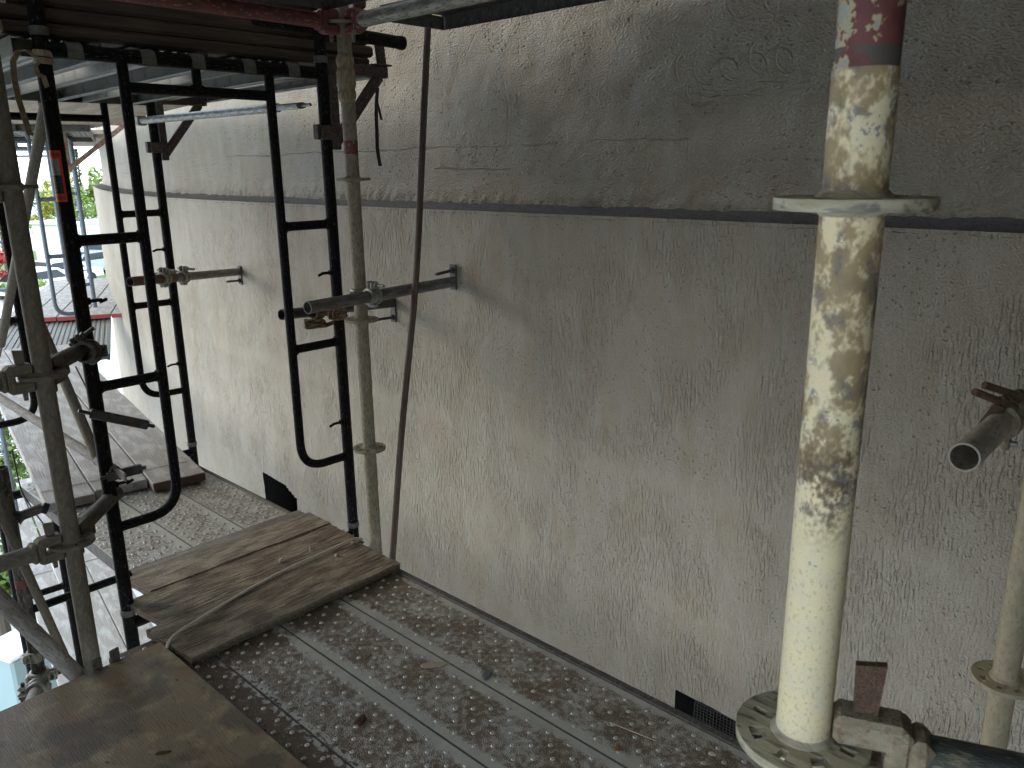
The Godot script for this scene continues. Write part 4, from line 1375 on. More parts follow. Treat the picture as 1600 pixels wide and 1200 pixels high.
func build_decks() -> void:
	# the near bay: four dimpled steel planks side by side
	var bay := [0.69, 0.975, -2.37, 2.12]
	var lines := [[0.008, 0.02, 0.6], [0.236, 0.035, 0.75], [0.458, 0.05, 1.0], [0.470, 0.03, 0.8], [0.690, 0.05, 1.0], [0.925, 0.022, 0.7]]
	var md := deck_material(101, 0.54, lines, 0.975, true)
	var where := ["dimpled steel deck plank nearest the dark plywood sheet, half buried in mud", "dimpled steel deck plank second from the plywood sheet, with a yellow stain", "dimpled steel deck plank second from the concrete wall, mud between clean strips", "dimpled steel deck plank along the concrete wall with a raised dark rim"]
	var xs := [0.70, 0.928, 1.15, 1.38, 1.655]
	for k in 4:
		steel_plank((xs[k] + xs[k + 1]) * 0.5, xs[k + 1] - xs[k], -2.36, -0.27, DECK, md, bay, where[k], "steel deck planks", true, 0.03 if k == 3 else 0.0)
	# the bay beyond the black frame
	bay = [0.95, 0.72, -4.14, 1.55]
	var md2 := deck_material(111, 0.47, [[0.01, 0.02, 0.6], [0.245, 0.025, 0.7], [0.475, 0.025, 0.7], [0.71, 0.02, 0.6]], 0.72)
	where = ["left dimpled steel plank of the bay behind the black ladder frame", "middle dimpled steel plank of the bay behind the black ladder frame", "dimpled steel plank along the wall behind the black ladder frame"]
	xs = [0.965, 1.22, 1.44, 1.665]
	for k in 3:
		steel_plank((xs[k] + xs[k + 1]) * 0.5, xs[k + 1] - xs[k], -4.13, -2.63, DECK, md2, bay, where[k], "steel deck planks", true, 0.02 if k == 2 else 0.0)
	# plywood sheet at the photographer's feet
	var b := MB.new()
	b.box(Transform3D(Basis(Vector3.UP, 0.008), Vector3(0.195, -1.4035, -1.345)), Vector3(1.29, 0.018, 1.88), 0.003, Vector2(-0.48, 0.46))
	solo("plywood_sheet", b, plywood_material(), "dark brown stained plywood sheet lying in the lower left corner", "plywood")
	chip(Vector3(0.42, -1.3945, -1.72), Vector3(0.030, 0.003, 0.013), 0.9, mats.chipwood, "curled dark flake peeling from the stained plywood, towards the bottom edge")
	chip(Vector3(0.62, -1.3945, -1.80), Vector3(0.022, 0.003, 0.007), -0.5, mats.rust_dark, "dark torn flake on the stained plywood, nearer its right edge")
	for q: Array in [[Vector3(0.648, -1.385, -2.292), "small dark latch behind the plywood's far edge, left one"], [Vector3(0.700, -1.380, -2.296), "small pale latch behind the plywood's far edge, right one"]]:
		b = MB.new()
		b.box(Transform3D(Basis(Vector3.UP, 0.2), q[0]), Vector3(0.030, 0.045, 0.008), 0.004)
		solo("plank_latch", b, mats.hook, q[1], "latch", "latches at the plank ends")
	# weathered sheet lying across the joint between the bays
	var t := thing("weathered_board", "weathered split wooden board laid across the joint between the steel decks", "board", Vector3(1.26, DECK, -2.49))
	var strips := [[0.945, 1.668, -2.845, -2.765, -1.3985, 0.018, mats.grey_wood], [0.925, 1.676, -2.770, -2.615, -1.3885, 0.022, mats.board_pale], [0.868, 1.668, -2.612, -2.388, -1.3925, 0.022, mats.board_wood], [0.842, 1.645, -2.383, -2.132, -1.3900, 0.026, mats.board_wood]]
	for k in 4:
		var e: Array = strips[k]
		b = MB.new()
		# an uneven slab: outline wanders a little, the top warps
		var n := 26
		var wob := RandomNumberGenerator.new()
		wob.seed = 300 + k
		var wander := FastNoiseLite.new()
		wander.seed = 40 + k
		wander.frequency = 3.0
		var top := func(f: float, g: float) -> Vector3:
			var x := lerpf(e[0], e[1], f)
			var zz := lerpf(e[2], e[3], g) + 0.006 * wander.get_noise_2d(x * 1.2, g * 50.0)
			x += 0.006 * wander.get_noise_2d(g * 3.0 + 20.0, f * 9.0) * (1.0 if f < 0.01 or f > 0.99 else 0.0) + (0.03 * (0.5 - g) if f < 0.01 else 0.0) * -1.0
			return Vector3(x, float(e[4]) + 0.0015 * wander.get_noise_2d(x * 2.0, zz * 6.0), zz)
		var rows := 5
		for i in n:
			for j in rows:
				var A: Vector3 = top.call(float(i) / n, float(j) / rows)
				var B: Vector3 = top.call(float(i + 1) / n, float(j) / rows)
				var C: Vector3 = top.call(float(i + 1) / n, float(j + 1) / rows)
				var D: Vector3 = top.call(float(i) / n, float(j + 1) / rows)
				var off := Vector2(-0.835, 0.4 * k)
				b.tri(A, B, C, Vector3.UP, Vector2(A.x, A.z) + off, Vector2(B.x, B.z) + off, Vector2(C.x, C.z) + off)
				b.tri(A, C, D, Vector3.UP, Vector2(A.x, A.z) + off, Vector2(C.x, C.z) + off, Vector2(D.x, D.z) + off)
			for g: float in [0.0, 1.0]:
				var A: Vector3 = top.call(float(i) / n, g)
				var B: Vector3 = top.call(float(i + 1) / n, g)
				b.quad(A, B, B - Vector3(0, e[5], 0), A - Vector3(0, e[5], 0), Vector3(0, 0, -1 if g == 0.0 else 1), Vector2(0.3, 0.1 * k))
		for j in rows:
			for f: float in [0.0, 1.0]:
				var A: Vector3 = top.call(f, float(j) / rows)
				var B: Vector3 = top.call(f, float(j + 1) / rows)
				b.quad(A, B, B - Vector3(0, e[5], 0), A - Vector3(0, e[5], 0), Vector3(-1 if f == 0.0 else 1, 0, 0))
		part("split_strip", b, e[6], t)
	# the broken, splintered end towards the wall
	b = MB.new()
	for k in 120:
		var z := rng.randf_range(-2.62, -2.135)
		var x := 1.664 if z < -2.388 else 1.642
		var l := rng.randf_range(0.004, 0.022)
		b.box(Transform3D(Basis(Vector3.UP, rng.randf_range(-0.3, 0.3)), Vector3(x + l * 0.3, -1.3935 - rng.randf() * 0.018, z)), Vector3(l, 0.003, rng.randf_range(0.003, 0.010)), 0.0008, Vector2(rng.randf(), rng.randf()))
	part("splintered_end", b, mats.rough_wood, t)
	# wire that runs over it and hangs off its left side
	b = MB.new()
	var wp: Array = [Vector3(0.80, -1.50, -2.235), Vector3(0.825, -1.42, -2.24), Vector3(0.836, -1.385, -2.25), Vector3(0.875, -1.380, -2.275), Vector3(1.0, -1.382, -2.315), Vector3(1.15, -1.385, -2.358), Vector3(1.287, -1.384, -2.384), Vector3(1.40, -1.384, -2.396), Vector3(1.52, -1.383, -2.402), Vector3(1.60, -1.378, -2.40), Vector3(1.645, -1.380, -2.405), Vector3(1.672, -1.388, -2.39)]
	b.tube(arc(wp, 0.03, 3), 0.005, 8)
	solo("stiff_wire", b, mats.wire, "stiff pale wire lying across the weathered board and over its left edge", "wire")
	# wooden planks laid at an angle on the far bay
	var u := Vector3(sin(deg_to_rad(10)), 0, -cos(deg_to_rad(10)))
	var w := Vector3(-cos(deg_to_rad(10)), 0, -sin(deg_to_rad(10)))
	var names := ["pale wooden deck plank closest to the wall, past the black ladder frame", "second pale wooden deck plank from the wall, past the black ladder frame", "outermost pale wooden deck plank, with the green shrubs beyond its edge"]
	var st := [0.0, 0.075, 0.04, 0.20]
	for k in 3:
		var a: Vector3 = Vector3(1.583, -1.391, -3.50) + w * ([0.118, 0.352, 0.565][k]) + u * float(st[k])
		var o := wood_plank("wooden_plank", a, a + u * 3.75, [0.235, 0.222, 0.194][k], 0.042, mats.far_wood, names[k], "wooden deck planks")
		if k == 0:
			b = MB.new()
			b.box(along(a - u * 0.003, a), Vector3(0.003, 0.036, 0.228), 0.0)
			part("painted_end", b, mats.rust, o)
	b = MB.new()
	var a0 := Vector3(1.583, -1.366, -3.50) + u * 0.20
	b.tube([a0 + w * 0.03, a0 + w * 0.25 - Vector3(0, 0, 0.005), a0 + w * 0.4 + u * 0.004, a0 + w * 0.66], 0.0022, 5)
	solo("tie_wire", b, mats.wire, "thin wire stretched across the ends of the pale wooden planks", "wire")
	# the same planks one lift lower
	names = ["lower pale wooden plank nearest the wall, one storey below", "lower pale wooden plank second from the wall, one storey below", "lower outermost pale wooden plank, one storey below"]
	for k in 3:
		var off: float = [0.085, 0.305, 0.535][k]
		var a := Vector3(1.583, -1.391 - LIFT, -3.50) + w * off + u * (0.0 if k % 2 == 0 else 0.35)
		wood_plank("wooden_plank", a - u * 1.0, a + u * 3.4, 0.214, 0.042, mats.far_wood, names[k], "wooden planks of the deck below")
		wood_plank("wooden_plank", a + u * 3.42, a + u * 5.6, 0.214, 0.042, mats.far_wood, ["far length of the lower wooden deck nearest the wall", "far length of the lower wooden deck, middle row", "far length of the lower wooden deck, outer row"][k], "wooden planks of the deck below")
	# ribbed steel deck after the second frame, then planks with red ends
	var d := Vector3(0.36, 0, -0.933)
	var s := Vector3(-0.933, 0, -0.36)
	for k in 4:
		var c := Vector3(2.40, 0, -6.75) + s * (0.14 + 0.25 * k)
		overhead_plank(c.x, c.z, c.x + d.x * 2.5, c.z + d.z * 2.5, 0.24, DECK, [], ["ribbed steel plank on the far deck closest to the wall", "ribbed steel plank second from the wall on the far deck", "ribbed steel plank third from the wall on the far deck", "outermost ribbed steel plank on the far deck"][k], "far ribbed deck planks")
	var d2 := Vector3(sin(deg_to_rad(26)), 0, -cos(deg_to_rad(26)))
	var s2 := Vector3(0.87, 0, 0.5)
	for k in 5:
		var c := Vector3(2.18, -1.385, -8.90) + s2 * (0.12 + 0.245 * k)
		var o := wood_plank("wooden_plank", c, c + d2 * 3.2, 0.235, 0.042, mats.far_wood, ["red-ended far plank furthest from the wall", "red-ended far plank second from the outside", "red-ended far plank in the middle of the far deck", "red-ended far plank second from the wall", "red-ended far plank closest to the wall"][k], "far planks with red ends")
		b = MB.new()
		b.box(along(c - d2 * 0.004, c), Vector3(0.004, 0.040, 0.232), 0.0)
		part("painted_end", b, mats.red_end, o)

func build_poles() -> void:
	var near := ring_pole(0.665, -0.25, -3.2, 1.15, [-1.03, 0.47], mats.cream, "nearest thick cream pole with flaking paint, red at the top, right of centre", 40)
	# its painted face: red upper length sleeved into the cream lower length
	near.get_node("tube").free()
	var b := MB.new()
	b.tube([Vector3(0.665, -3.2, -0.25), Vector3(0.665, -0.62, -0.25)], 0.0242, 40, 0.0032)
	part("tube_foot", b, mats.cream, near)
	b = MB.new()
	var path: Array = []
	var pm := near_pole_material(-0.62, 0.30)
	for k in 18:
		path.append(Vector3(0.665, -0.62 + k * 0.69 / 17.0, -0.25))
	b.tube(path, 0.0247, 48, 0.003)
	part("tube", b, pm, near)
	b = MB.new()
	b.tube([Vector3(0.665, 0.068, -0.25), Vector3(0.665, 1.15, -0.25)], 0.0238, 48, 0.003)
	for k in b.t.size():
		b.t[k].y += 0.688
	part("upper_tube", b, pm, near, "red upper length with flaked cream and grey patches")
	b = MB.new()
	b.lathe(Vector3(0.665 + 0.0236 * 0.32, 0.108, -0.25 + 0.0236 * 0.95), Vector3(0.32, 0, 0.95), [Vector2(0, 0.0), Vector2(0.0055, 0.0), Vector2(0.0065, -0.003)], 14)
	part("pin_hole", b, mats.dark, near)
	for l: float in [-0.03, -0.53]:
		b = MB.new()
		rosette(b, Vector3(0.665, l, -0.25))
		part("rosette", b, mats.rosette_cream, near)
	ring_pole(1.733, -0.25, -3.2, 1.15, [-1.03, -0.03, 0.47], mats.white_pole, "pale clean pole at the right edge with a holed disc low down")
	var p2 := ring_pole(1.733, -2.394, -3.2, 1.15, [-1.03, -0.53, -0.03, 0.475], mats.cream, "slim cream pole with three discs, close to the wall beside the black frame")
	# plaster and tape stuck round it near the top
	b = MB.new()
	var rr := RandomNumberGenerator.new()
	rr.seed = 5
	var prof: Array = []
	for k in 12:
		prof.append(Vector2(0.0245 + (0.0 if k == 0 or k == 11 else rr.randf_range(0.002, 0.009)), 0.014 * k))
	b.lathe(Vector3(1.731, 0.225, -2.394), Vector3.UP, prof, 16)
	part("tape_wrap", b, mats.ribbon, p2)
	b = MB.new()
	b.lathe(Vector3(1.733, 0.055, -2.394), Vector3.UP, [Vector2(0.0246, 0), Vector2(0.0246, 0.045)], 20)
	part("red_band", b, mats.redpaint, p2)
	ring_pole(0.665, -2.394, -3.2, 1.15, [-1.53, -1.03, -0.53, -0.03, 0.475], mats.olive, "muddy olive-brown pole at the left in front of the black frame")
	# ledgers
	ledger(Vector3(0.665, -0.53, -0.25), Vector3(0.665 + 0.39 * 1.1, -0.53, -0.25 + 0.92 * 1.1), mats.greentube, mats.head, mats.rust, "green-black ledger wedged to the near cream pole, bottom right", "ledgers between the poles", [true, true], 0.088)
	ledger(Vector3(0.665, 0.475, -2.394), Vector3(1.733, 0.475, -2.394), mats.redpaint, mats.redpaint, mats.zinc, "faded red ledger under the upper steel deck, top left")
	ledger(Vector3(1.733, 0.475, -2.394), Vector3(1.733, 0.475, -0.25), mats.galv_old, mats.redpaint, mats.zinc, "grey-cream ledger running to the right under the upper steel deck")
	ledger(Vector3(0.665, -1.03, -2.394), Vector3(-0.42, -1.03, -2.394), mats.olive, mats.olive, mats.olive, "lower muddy ledger leaving the picture at the left edge", "ledgers at the left", [true, true], 0.075)
	ledger(Vector3(0.665, -0.53, -2.394), Vector3(-0.42, -0.53, -2.394), mats.greentube, mats.olive, mats.olive, "upper muddy ledger head at the left edge, above the lower one", "ledgers at the left", [true, true], 0.075)
	ledger(Vector3(0.665, -0.03, -2.394), Vector3(-0.42, -0.03, -2.394), mats.olive, mats.olive, mats.olive, "topmost ledger at the left edge, on the disc by the trees", "ledgers at the left", [true, true], 0.05)

func build_frames() -> void:
	var f := make_frame(mats.black, "")
	place_frame(f, true, Vector2(1.775, -2.6), 0, 0, mats.black, "black ladder frame with an orange warning sticker, across the middle of the deck")
	place_frame(f, false, Vector2(1.80, -4.1), 4, 0, mats.black, "second black ladder frame standing behind the first, by the pale planks")
	place_frame(f, false, Vector2(2.38, -7.15), 12, 0, mats.bluegrey, "blue-grey ladder frame beyond the pale planks, seen between black legs")
	place_frame(f, false, Vector2(3.09, -8.98), 20, 0, mats.bluegrey, "far blue-grey ladder frame near the end of the wall")
	place_frame(f, false, Vector2(4.35, -12.7), 26, 0, mats.bluegrey, "furthest blue-grey ladder frame against the trees")
	place_frame(f, false, Vector2(1.775, -2.6), 0, 1, mats.black, "upper black frame carried on top of the stickered frame")
	place_frame(f, false, Vector2(1.775, -2.6), 0, -1, mats.black, "lower black frame under the stickered frame, below the deck")
	place_frame(f, false, Vector2(1.80, -4.1), 4, -1, mats.black, "lower black frame under the pale planks")
	place_frame(f, false, Vector2(2.38, -7.15), 12, 1, mats.bluegrey, "upper blue-grey frame beyond the overhead planks")
	place_frame(f, false, Vector2(1.86, -8.2), 14, -1, mats.bluegrey, "galvanised ladder frame standing low at the left edge before the shrubs")
	# warning sticker wrapped round the left leg
	var b := MB.new()
	var c := Vector3(0.855, 0, -2.6)
	var a0 := atan2(-0.72, -0.69)
	var r := 0.0222
	var toeye := atan2(2.6, -0.855)
	for k in 10:
		var a := toeye + lerpf(1.75, -0.35, k / 10.0)
		var e := toeye + lerpf(1.75, -0.35, (k + 1) / 10.0)
		var p := [c + Vector3(cos(a) * r, 0.066, sin(a) * r), c + Vector3(cos(e) * r, 0.066, sin(e) * r), c + Vector3(cos(e) * r, -0.078, sin(e) * r), c + Vector3(cos(a) * r, -0.078, sin(a) * r)]
		var out: Vector3 = p[0] - c
		out.y = 0
		b.tri(p[0], p[1], p[2], out, Vector2(k / 10.0, 0), Vector2((k + 1) / 10.0, 0), Vector2((k + 1) / 10.0, 1))
		b.tri(p[0], p[2], p[3], out, Vector2(k / 10.0, 0), Vector2((k + 1) / 10.0, 1), Vector2(k / 10.0, 1))
	part("warning_sticker", b, sticker_material(), f, "orange and black warning sticker")
	# side brackets towards the wall
	side_bracket(Vector3(1.775, 0.36, -2.6), Vector3.RIGHT, 0.285, 0.26, mats.bracket, "dark triangular bracket on the stickered frame with a short post", 0.13)
	side_bracket(Vector3(1.80, 0.345, -4.1), Vector3(1, 0, 0.07), 0.27, 0.26, mats.bracket, "dark triangular bracket on the second black frame")
	side_bracket(Vector3(2.38, 0.40, -7.15), Vector3(0.98, 0, 0.2), 0.52, 0.36, mats.pinkrust, "rusty pinkish triangular bracket on the blue-grey frame")

func build_overhead() -> void:
	# steel planks hooked over the black frames
	var hk := [[0.90, 0.235, [0.035]], [1.225, 0.24, [-0.08, 0.075]], [1.56, 0.24, [-0.08, 0.085]]]
	var lb := ["overhead steel plank hooked beside the ribbon on the left leg", "overhead steel plank hooked in the middle of the black beam", "overhead steel plank hooked on the right part of the black beam"]
	for k in 3:
		var e: Array = hk[k]
		overhead_plank(e[0], -2.6, float(e[0]) + 0.05, -4.12, e[1], 0.368, e[2], lb[k], "steel planks overhead")
	overhead_plank(1.93, -2.62, 1.98, -4.12, 0.22, 0.392, [], "overhead steel plank resting on the triangular brackets near the wall", "steel planks overhead")
	wood_plank("overhead_plank", Vector3(0.56, 0.385, -2.58), Vector3(0.60, 0.385, -4.15), 0.40, 0.03, mats.over_wood, "wide pale board overhead left of the ribbon, outside the stickered leg", "")
	# boards stacked on them, across the frame
	for k in 6:
		for j in 2:
			var y := 0.398 + 0.0425 * k
			var xr: float = 2.035 + [0.0, 0.02, 0.0, -0.012, 0.008, 0.0][k]
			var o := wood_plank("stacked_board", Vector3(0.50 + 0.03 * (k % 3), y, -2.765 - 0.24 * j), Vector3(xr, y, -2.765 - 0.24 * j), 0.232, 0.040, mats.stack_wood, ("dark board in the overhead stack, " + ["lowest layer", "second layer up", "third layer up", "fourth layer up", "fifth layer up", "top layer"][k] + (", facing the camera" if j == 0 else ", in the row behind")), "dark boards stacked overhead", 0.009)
	# light plywood and planks over the next bays
	var u := Vector3(sin(deg_to_rad(10)), 0, -cos(deg_to_rad(10)))
	var w := Vector3(-cos(deg_to_rad(10)), 0, -sin(deg_to_rad(10)))
	for k in 6:
		var a := Vector3(1.64, 0.392, -3.85) + w * (0.118 + 0.241 * (k - 2)) + u * (0.25 if k < 2 else 0.0)
		wood_plank("overhead_plank", a, a + u * 3.5, 0.235, 0.042, mats.over_wood, "pale plank overhead past the second black frame, " + ["touching the wall", "on the bracket arms, second from the wall", "third from the wall", "fourth from the wall", "fifth from the wall", "outermost"][k], "pale planks overhead")
	var d := Vector3(0.36, 0, -0.933)
	var s := Vector3(-0.933, 0, -0.36)
	for k in 4:
		var c := Vector3(2.55, 0, -6.9) + s * (0.14 + 0.25 * k)
		overhead_plank(c.x, c.z, c.x + d.x * 2.4, c.z + d.z * 2.4, 0.24, 0.37, [], "ribbed steel plank overhead above the blue-grey frames, " + ["nearest the wall", "second from the wall", "third from the wall", "outermost"][k], "far steel planks overhead")
	var d2 := Vector3(sin(deg_to_rad(26)), 0, -cos(deg_to_rad(26)))
	var s2 := Vector3(0.87, 0, 0.5)
	for k in 5:
		var c := Vector3(2.25, 0.39, -9.0) + s2 * (0.12 + 0.245 * k)
		wood_plank("overhead_plank", c, c + d2 * 3.9, 0.235, 0.042, mats.over_wood, "far pale plank overhead near the end of the wall, " + ["outermost", "second from outside", "middle one", "second from the wall", "nearest the wall"][k], "far pale planks overhead")
	# the near bay's upper deck on the ledgers
	var bay := [0.69, 0.975, -2.37, 2.12]
	var xs := [0.70, 0.945, 1.19, 1.435, 1.68]
	for k in 4:
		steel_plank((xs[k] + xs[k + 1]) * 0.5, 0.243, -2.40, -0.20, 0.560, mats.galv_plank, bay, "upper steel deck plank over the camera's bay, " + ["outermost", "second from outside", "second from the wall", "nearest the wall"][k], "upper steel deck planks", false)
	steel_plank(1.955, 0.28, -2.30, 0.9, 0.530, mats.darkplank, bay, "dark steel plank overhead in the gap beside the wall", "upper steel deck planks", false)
	var b := MB.new()
	b.box(Transform3D(Basis.IDENTITY, Vector3(0.05, 0.60, -0.30)), Vector3(1.24, 0.02, 4.2), 0.002)
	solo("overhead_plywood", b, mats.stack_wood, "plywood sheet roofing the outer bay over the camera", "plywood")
	b = MB.new()
	b.box(Transform3D(Basis.IDENTITY, Vector3(1.40, 0.60, 0.95)), Vector3(1.44, 0.02, 2.2), 0.002)
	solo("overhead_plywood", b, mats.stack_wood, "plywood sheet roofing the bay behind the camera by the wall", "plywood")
	# the floor of the next lift and of the bay behind the camera
	for q: Array in [[Vector3(0.72, 2.22, 0.4), Vector3(2.95, 0.02, 3.6), "plywood floor of the next lift, over the camera"], [Vector3(0.9, 2.20, -2.95), Vector3(2.3, 0.02, 3.0), "plywood floor of the next lift, over the black frames"], [Vector3(0.45, -1.41, 0.93), Vector3(2.45, 0.02, 2.55), "plywood floor of the bay behind the camera"], [Vector3(2.13, 0.545, -0.1), Vector3(0.12, 0.02, 3.6), "narrow board closing the gap between the upper deck and the wall"]]:
		b = MB.new()
		b.box(Transform3D(Basis.IDENTITY, q[0]), q[1], 0.002)
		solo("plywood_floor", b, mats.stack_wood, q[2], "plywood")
	# debris sheeting hung along the outer row behind the camera
	b = MB.new()
	var wav := FastNoiseLite.new()
	wav.seed = 8
	wav.frequency = 0.9
	var sheet := func(p: Vector3, q: Vector3, gap: bool) -> void:
		for i in 24:
			for j in 28:
				if gap and i >= GAP[0] and i < GAP[1] and j >= GAP[2] and j < GAP[3]: continue
				var c: Array[Vector3] = []
				for e: Array in [[i, j], [i + 1, j], [i + 1, j + 1], [i, j + 1]]:
					var v := p.lerp(q, e[0] / 24.0)
					var yy := lerpf(-3.4, 2.2, e[1] / 28.0)
					var side := (q - p).cross(Vector3.UP).normalized()
					c.append(Vector3(v.x, yy, v.z) + side * 0.10 * wav.get_noise_2d(e[0] * 0.35, yy))
				b.quad(c[0], c[1], c[2], c[3], Vector3(0.3, 0, -0.7))
	sheet.call(Vector3(-0.80, 0, SHEET_Z), Vector3(-0.80, 0, 2.2), true)
	sheet.call(Vector3(-0.80, 0, 2.2), Vector3(2.05, 0, 2.2), false)
	solo("debris_sheet", b, mats.sheet, "brown debris sheeting with a torn opening, hung behind the camera", "sheeting")
	b = MB.new()
	b.tube([Vector3(1.45, 0.470, -2.47), Vector3(2.045, 0.452, -2.47)], 0.0225, 20, 0.0)
	b.lathe(Vector3(2.030, 0.4525, -2.47), Vector3(1, -0.03, 0), [Vector2(0.0226, 0), Vector2(0.0245, 0.002), Vector2(0.0245, 0.02), Vector2(0.015, 0.024), Vector2(0, 0.024)], 20)
	solo("black_tube", b, mats.black, "capped black tube end poking towards the wall under the upper deck", "tube")

func build_ties() -> void:
	wall_tie(Vector3(1.452, -0.439, -2.303), Vector3(2.19, -0.439, -2.387), 0.0215, mats.greytube, "grey tie tube clamped to the slim cream pole, open end forward", 0.046, Vector3(2.095, -0.400, -2.384))
	coupler(Vector3(1.733, -0.439, -2.394), Vector3.UP, 0.0242, Vector3(1.745, -0.439, -2.336), Vector3(1, 0, -0.11), 0.0215, mats.zinc, mats.zinc, "pale grey clamp joining the tie tube to the slim cream pole")
	wall_tie(Vector3(1.565, -0.519, -2.662), Vector3(2.215, -0.572, -2.815), 0.0205, mats.darksteel, "dark tie tube behind the first, clamped to the stickered frame", -0.066, Vector3(2.105, -0.634, -2.812))
	coupler(Vector3(1.775, -0.535, -2.6), Vector3.UP, 0.0213, Vector3(1.735, -0.533, -2.690), Vector3(0.97, -0.08, -0.23), 0.0205, mats.rusty_yellow, mats.rust, "rusty yellow clamp on the right leg of the stickered frame")
	# a rusty yellow wing of the clamp, hanging under the tube
	var b := MB.new()
	b.box(Transform3D(Basis(Vector3(0, 0, 1), -0.05), Vector3(1.695, -0.572, -2.645)), Vector3(0.095, 0.034, 0.03), 0.010)
	b.box(Transform3D(Basis(Vector3(0, 0, 1), 0.15), Vector3(1.755, -0.580, -2.64)), Vector3(0.055, 0.014, 0.02), 0.005)
	solo("clamp_wing", b, mats.rusty_yellow, "rusty yellow hinged half of an open clamp under the dark tie tube", "clamp")
	wall_tie(Vector3(1.45, -0.474, -3.74), Vector3(2.262, -0.548, -4.255), 0.021, mats.greytube, "grey tie tube with a rusty forward end on the second black frame", -0.05, Vector3(2.15, -0.588, -4.20))
	var dir := (Vector3(2.262, -0.548, -4.255) - Vector3(1.45, -0.474, -3.74)).normalized()
	b = MB.new()
	b.tube([Vector3(1.45, -0.474, -3.74) + dir * 0.004, Vector3(1.45, -0.474, -3.74) + dir * 0.34], 0.0217, 20, 0.003)
	solo("rusty_sleeve", b, mats.rust, "orange rusty sleeve on the forward end of the far tie tube", "tube")
	coupler(Vector3(1.80, -0.508, -4.1), Vector3.UP, 0.0213, Vector3(1.80, -0.506, -3.965) , dir, 0.0217, mats.zinc, mats.zinc, "grey clamp at the second black frame's right leg, nearer the wall")
	coupler(Vector3(1.66, -0.495, -3.95), Vector3.UP, 0.01, Vector3(1.66, -0.493, -3.872), dir, 0.0217, mats.zinc, mats.zinc, "grey clamp on the rusty sleeve left of the second black frame's leg")
	# the one at the right edge
	var e := Vector3(1.387, -0.461, -0.305)
	wall_tie(e, Vector3(2.135, -0.497, -0.332), 0.0242, mats.paletube, "grey tie tube with a dark open mouth at the right edge", -0.05, Vector3(2.04, -0.54, -0.33))
	coupler(Vector3(1.733, -0.474, -0.25), Vector3.UP, 0.0242, Vector3(1.70, -0.476, -0.318), Vector3(1, -0.045, -0.03), 0.0242, mats.head, mats.zinc, "yellowish clamp on the pale pole at the right edge")
	b = MB.new()
	for q: Array in [[Vector3(1.700, -0.447, -0.300), Vector3(1.621, -0.409, -0.356)], [Vector3(1.745, -0.440, -0.280), Vector3(1.663, -0.404, -0.350)]]:
		b.tube([q[0], q[1]], 0.0066, 10)
		for k in 22:
			var p: Vector3 = (q[1] as Vector3).lerp(q[0], k / 32.0)
			b.lathe(p, (q[0] as Vector3) - (q[1] as Vector3), [Vector2(0.0066, 0), Vector2(0.0075, 0.0012), Vector2(0.0066, 0.0024)], 10)
		b.hexnut((q[0] as Vector3).lerp(q[1], 0.25), (q[1] as Vector3) - (q[0] as Vector3), 0.0135, 0.014)
	b.box(along(Vector3(1.626, -0.480, -0.336), Vector3(1.668, -0.436, -0.318)), Vector3(0.055, 0.012, 0.024), 0.004)
	solo("threaded_bolts", b, mats.rust, "pair of rusty threaded bolts over the open tube at the right edge", "bolt")

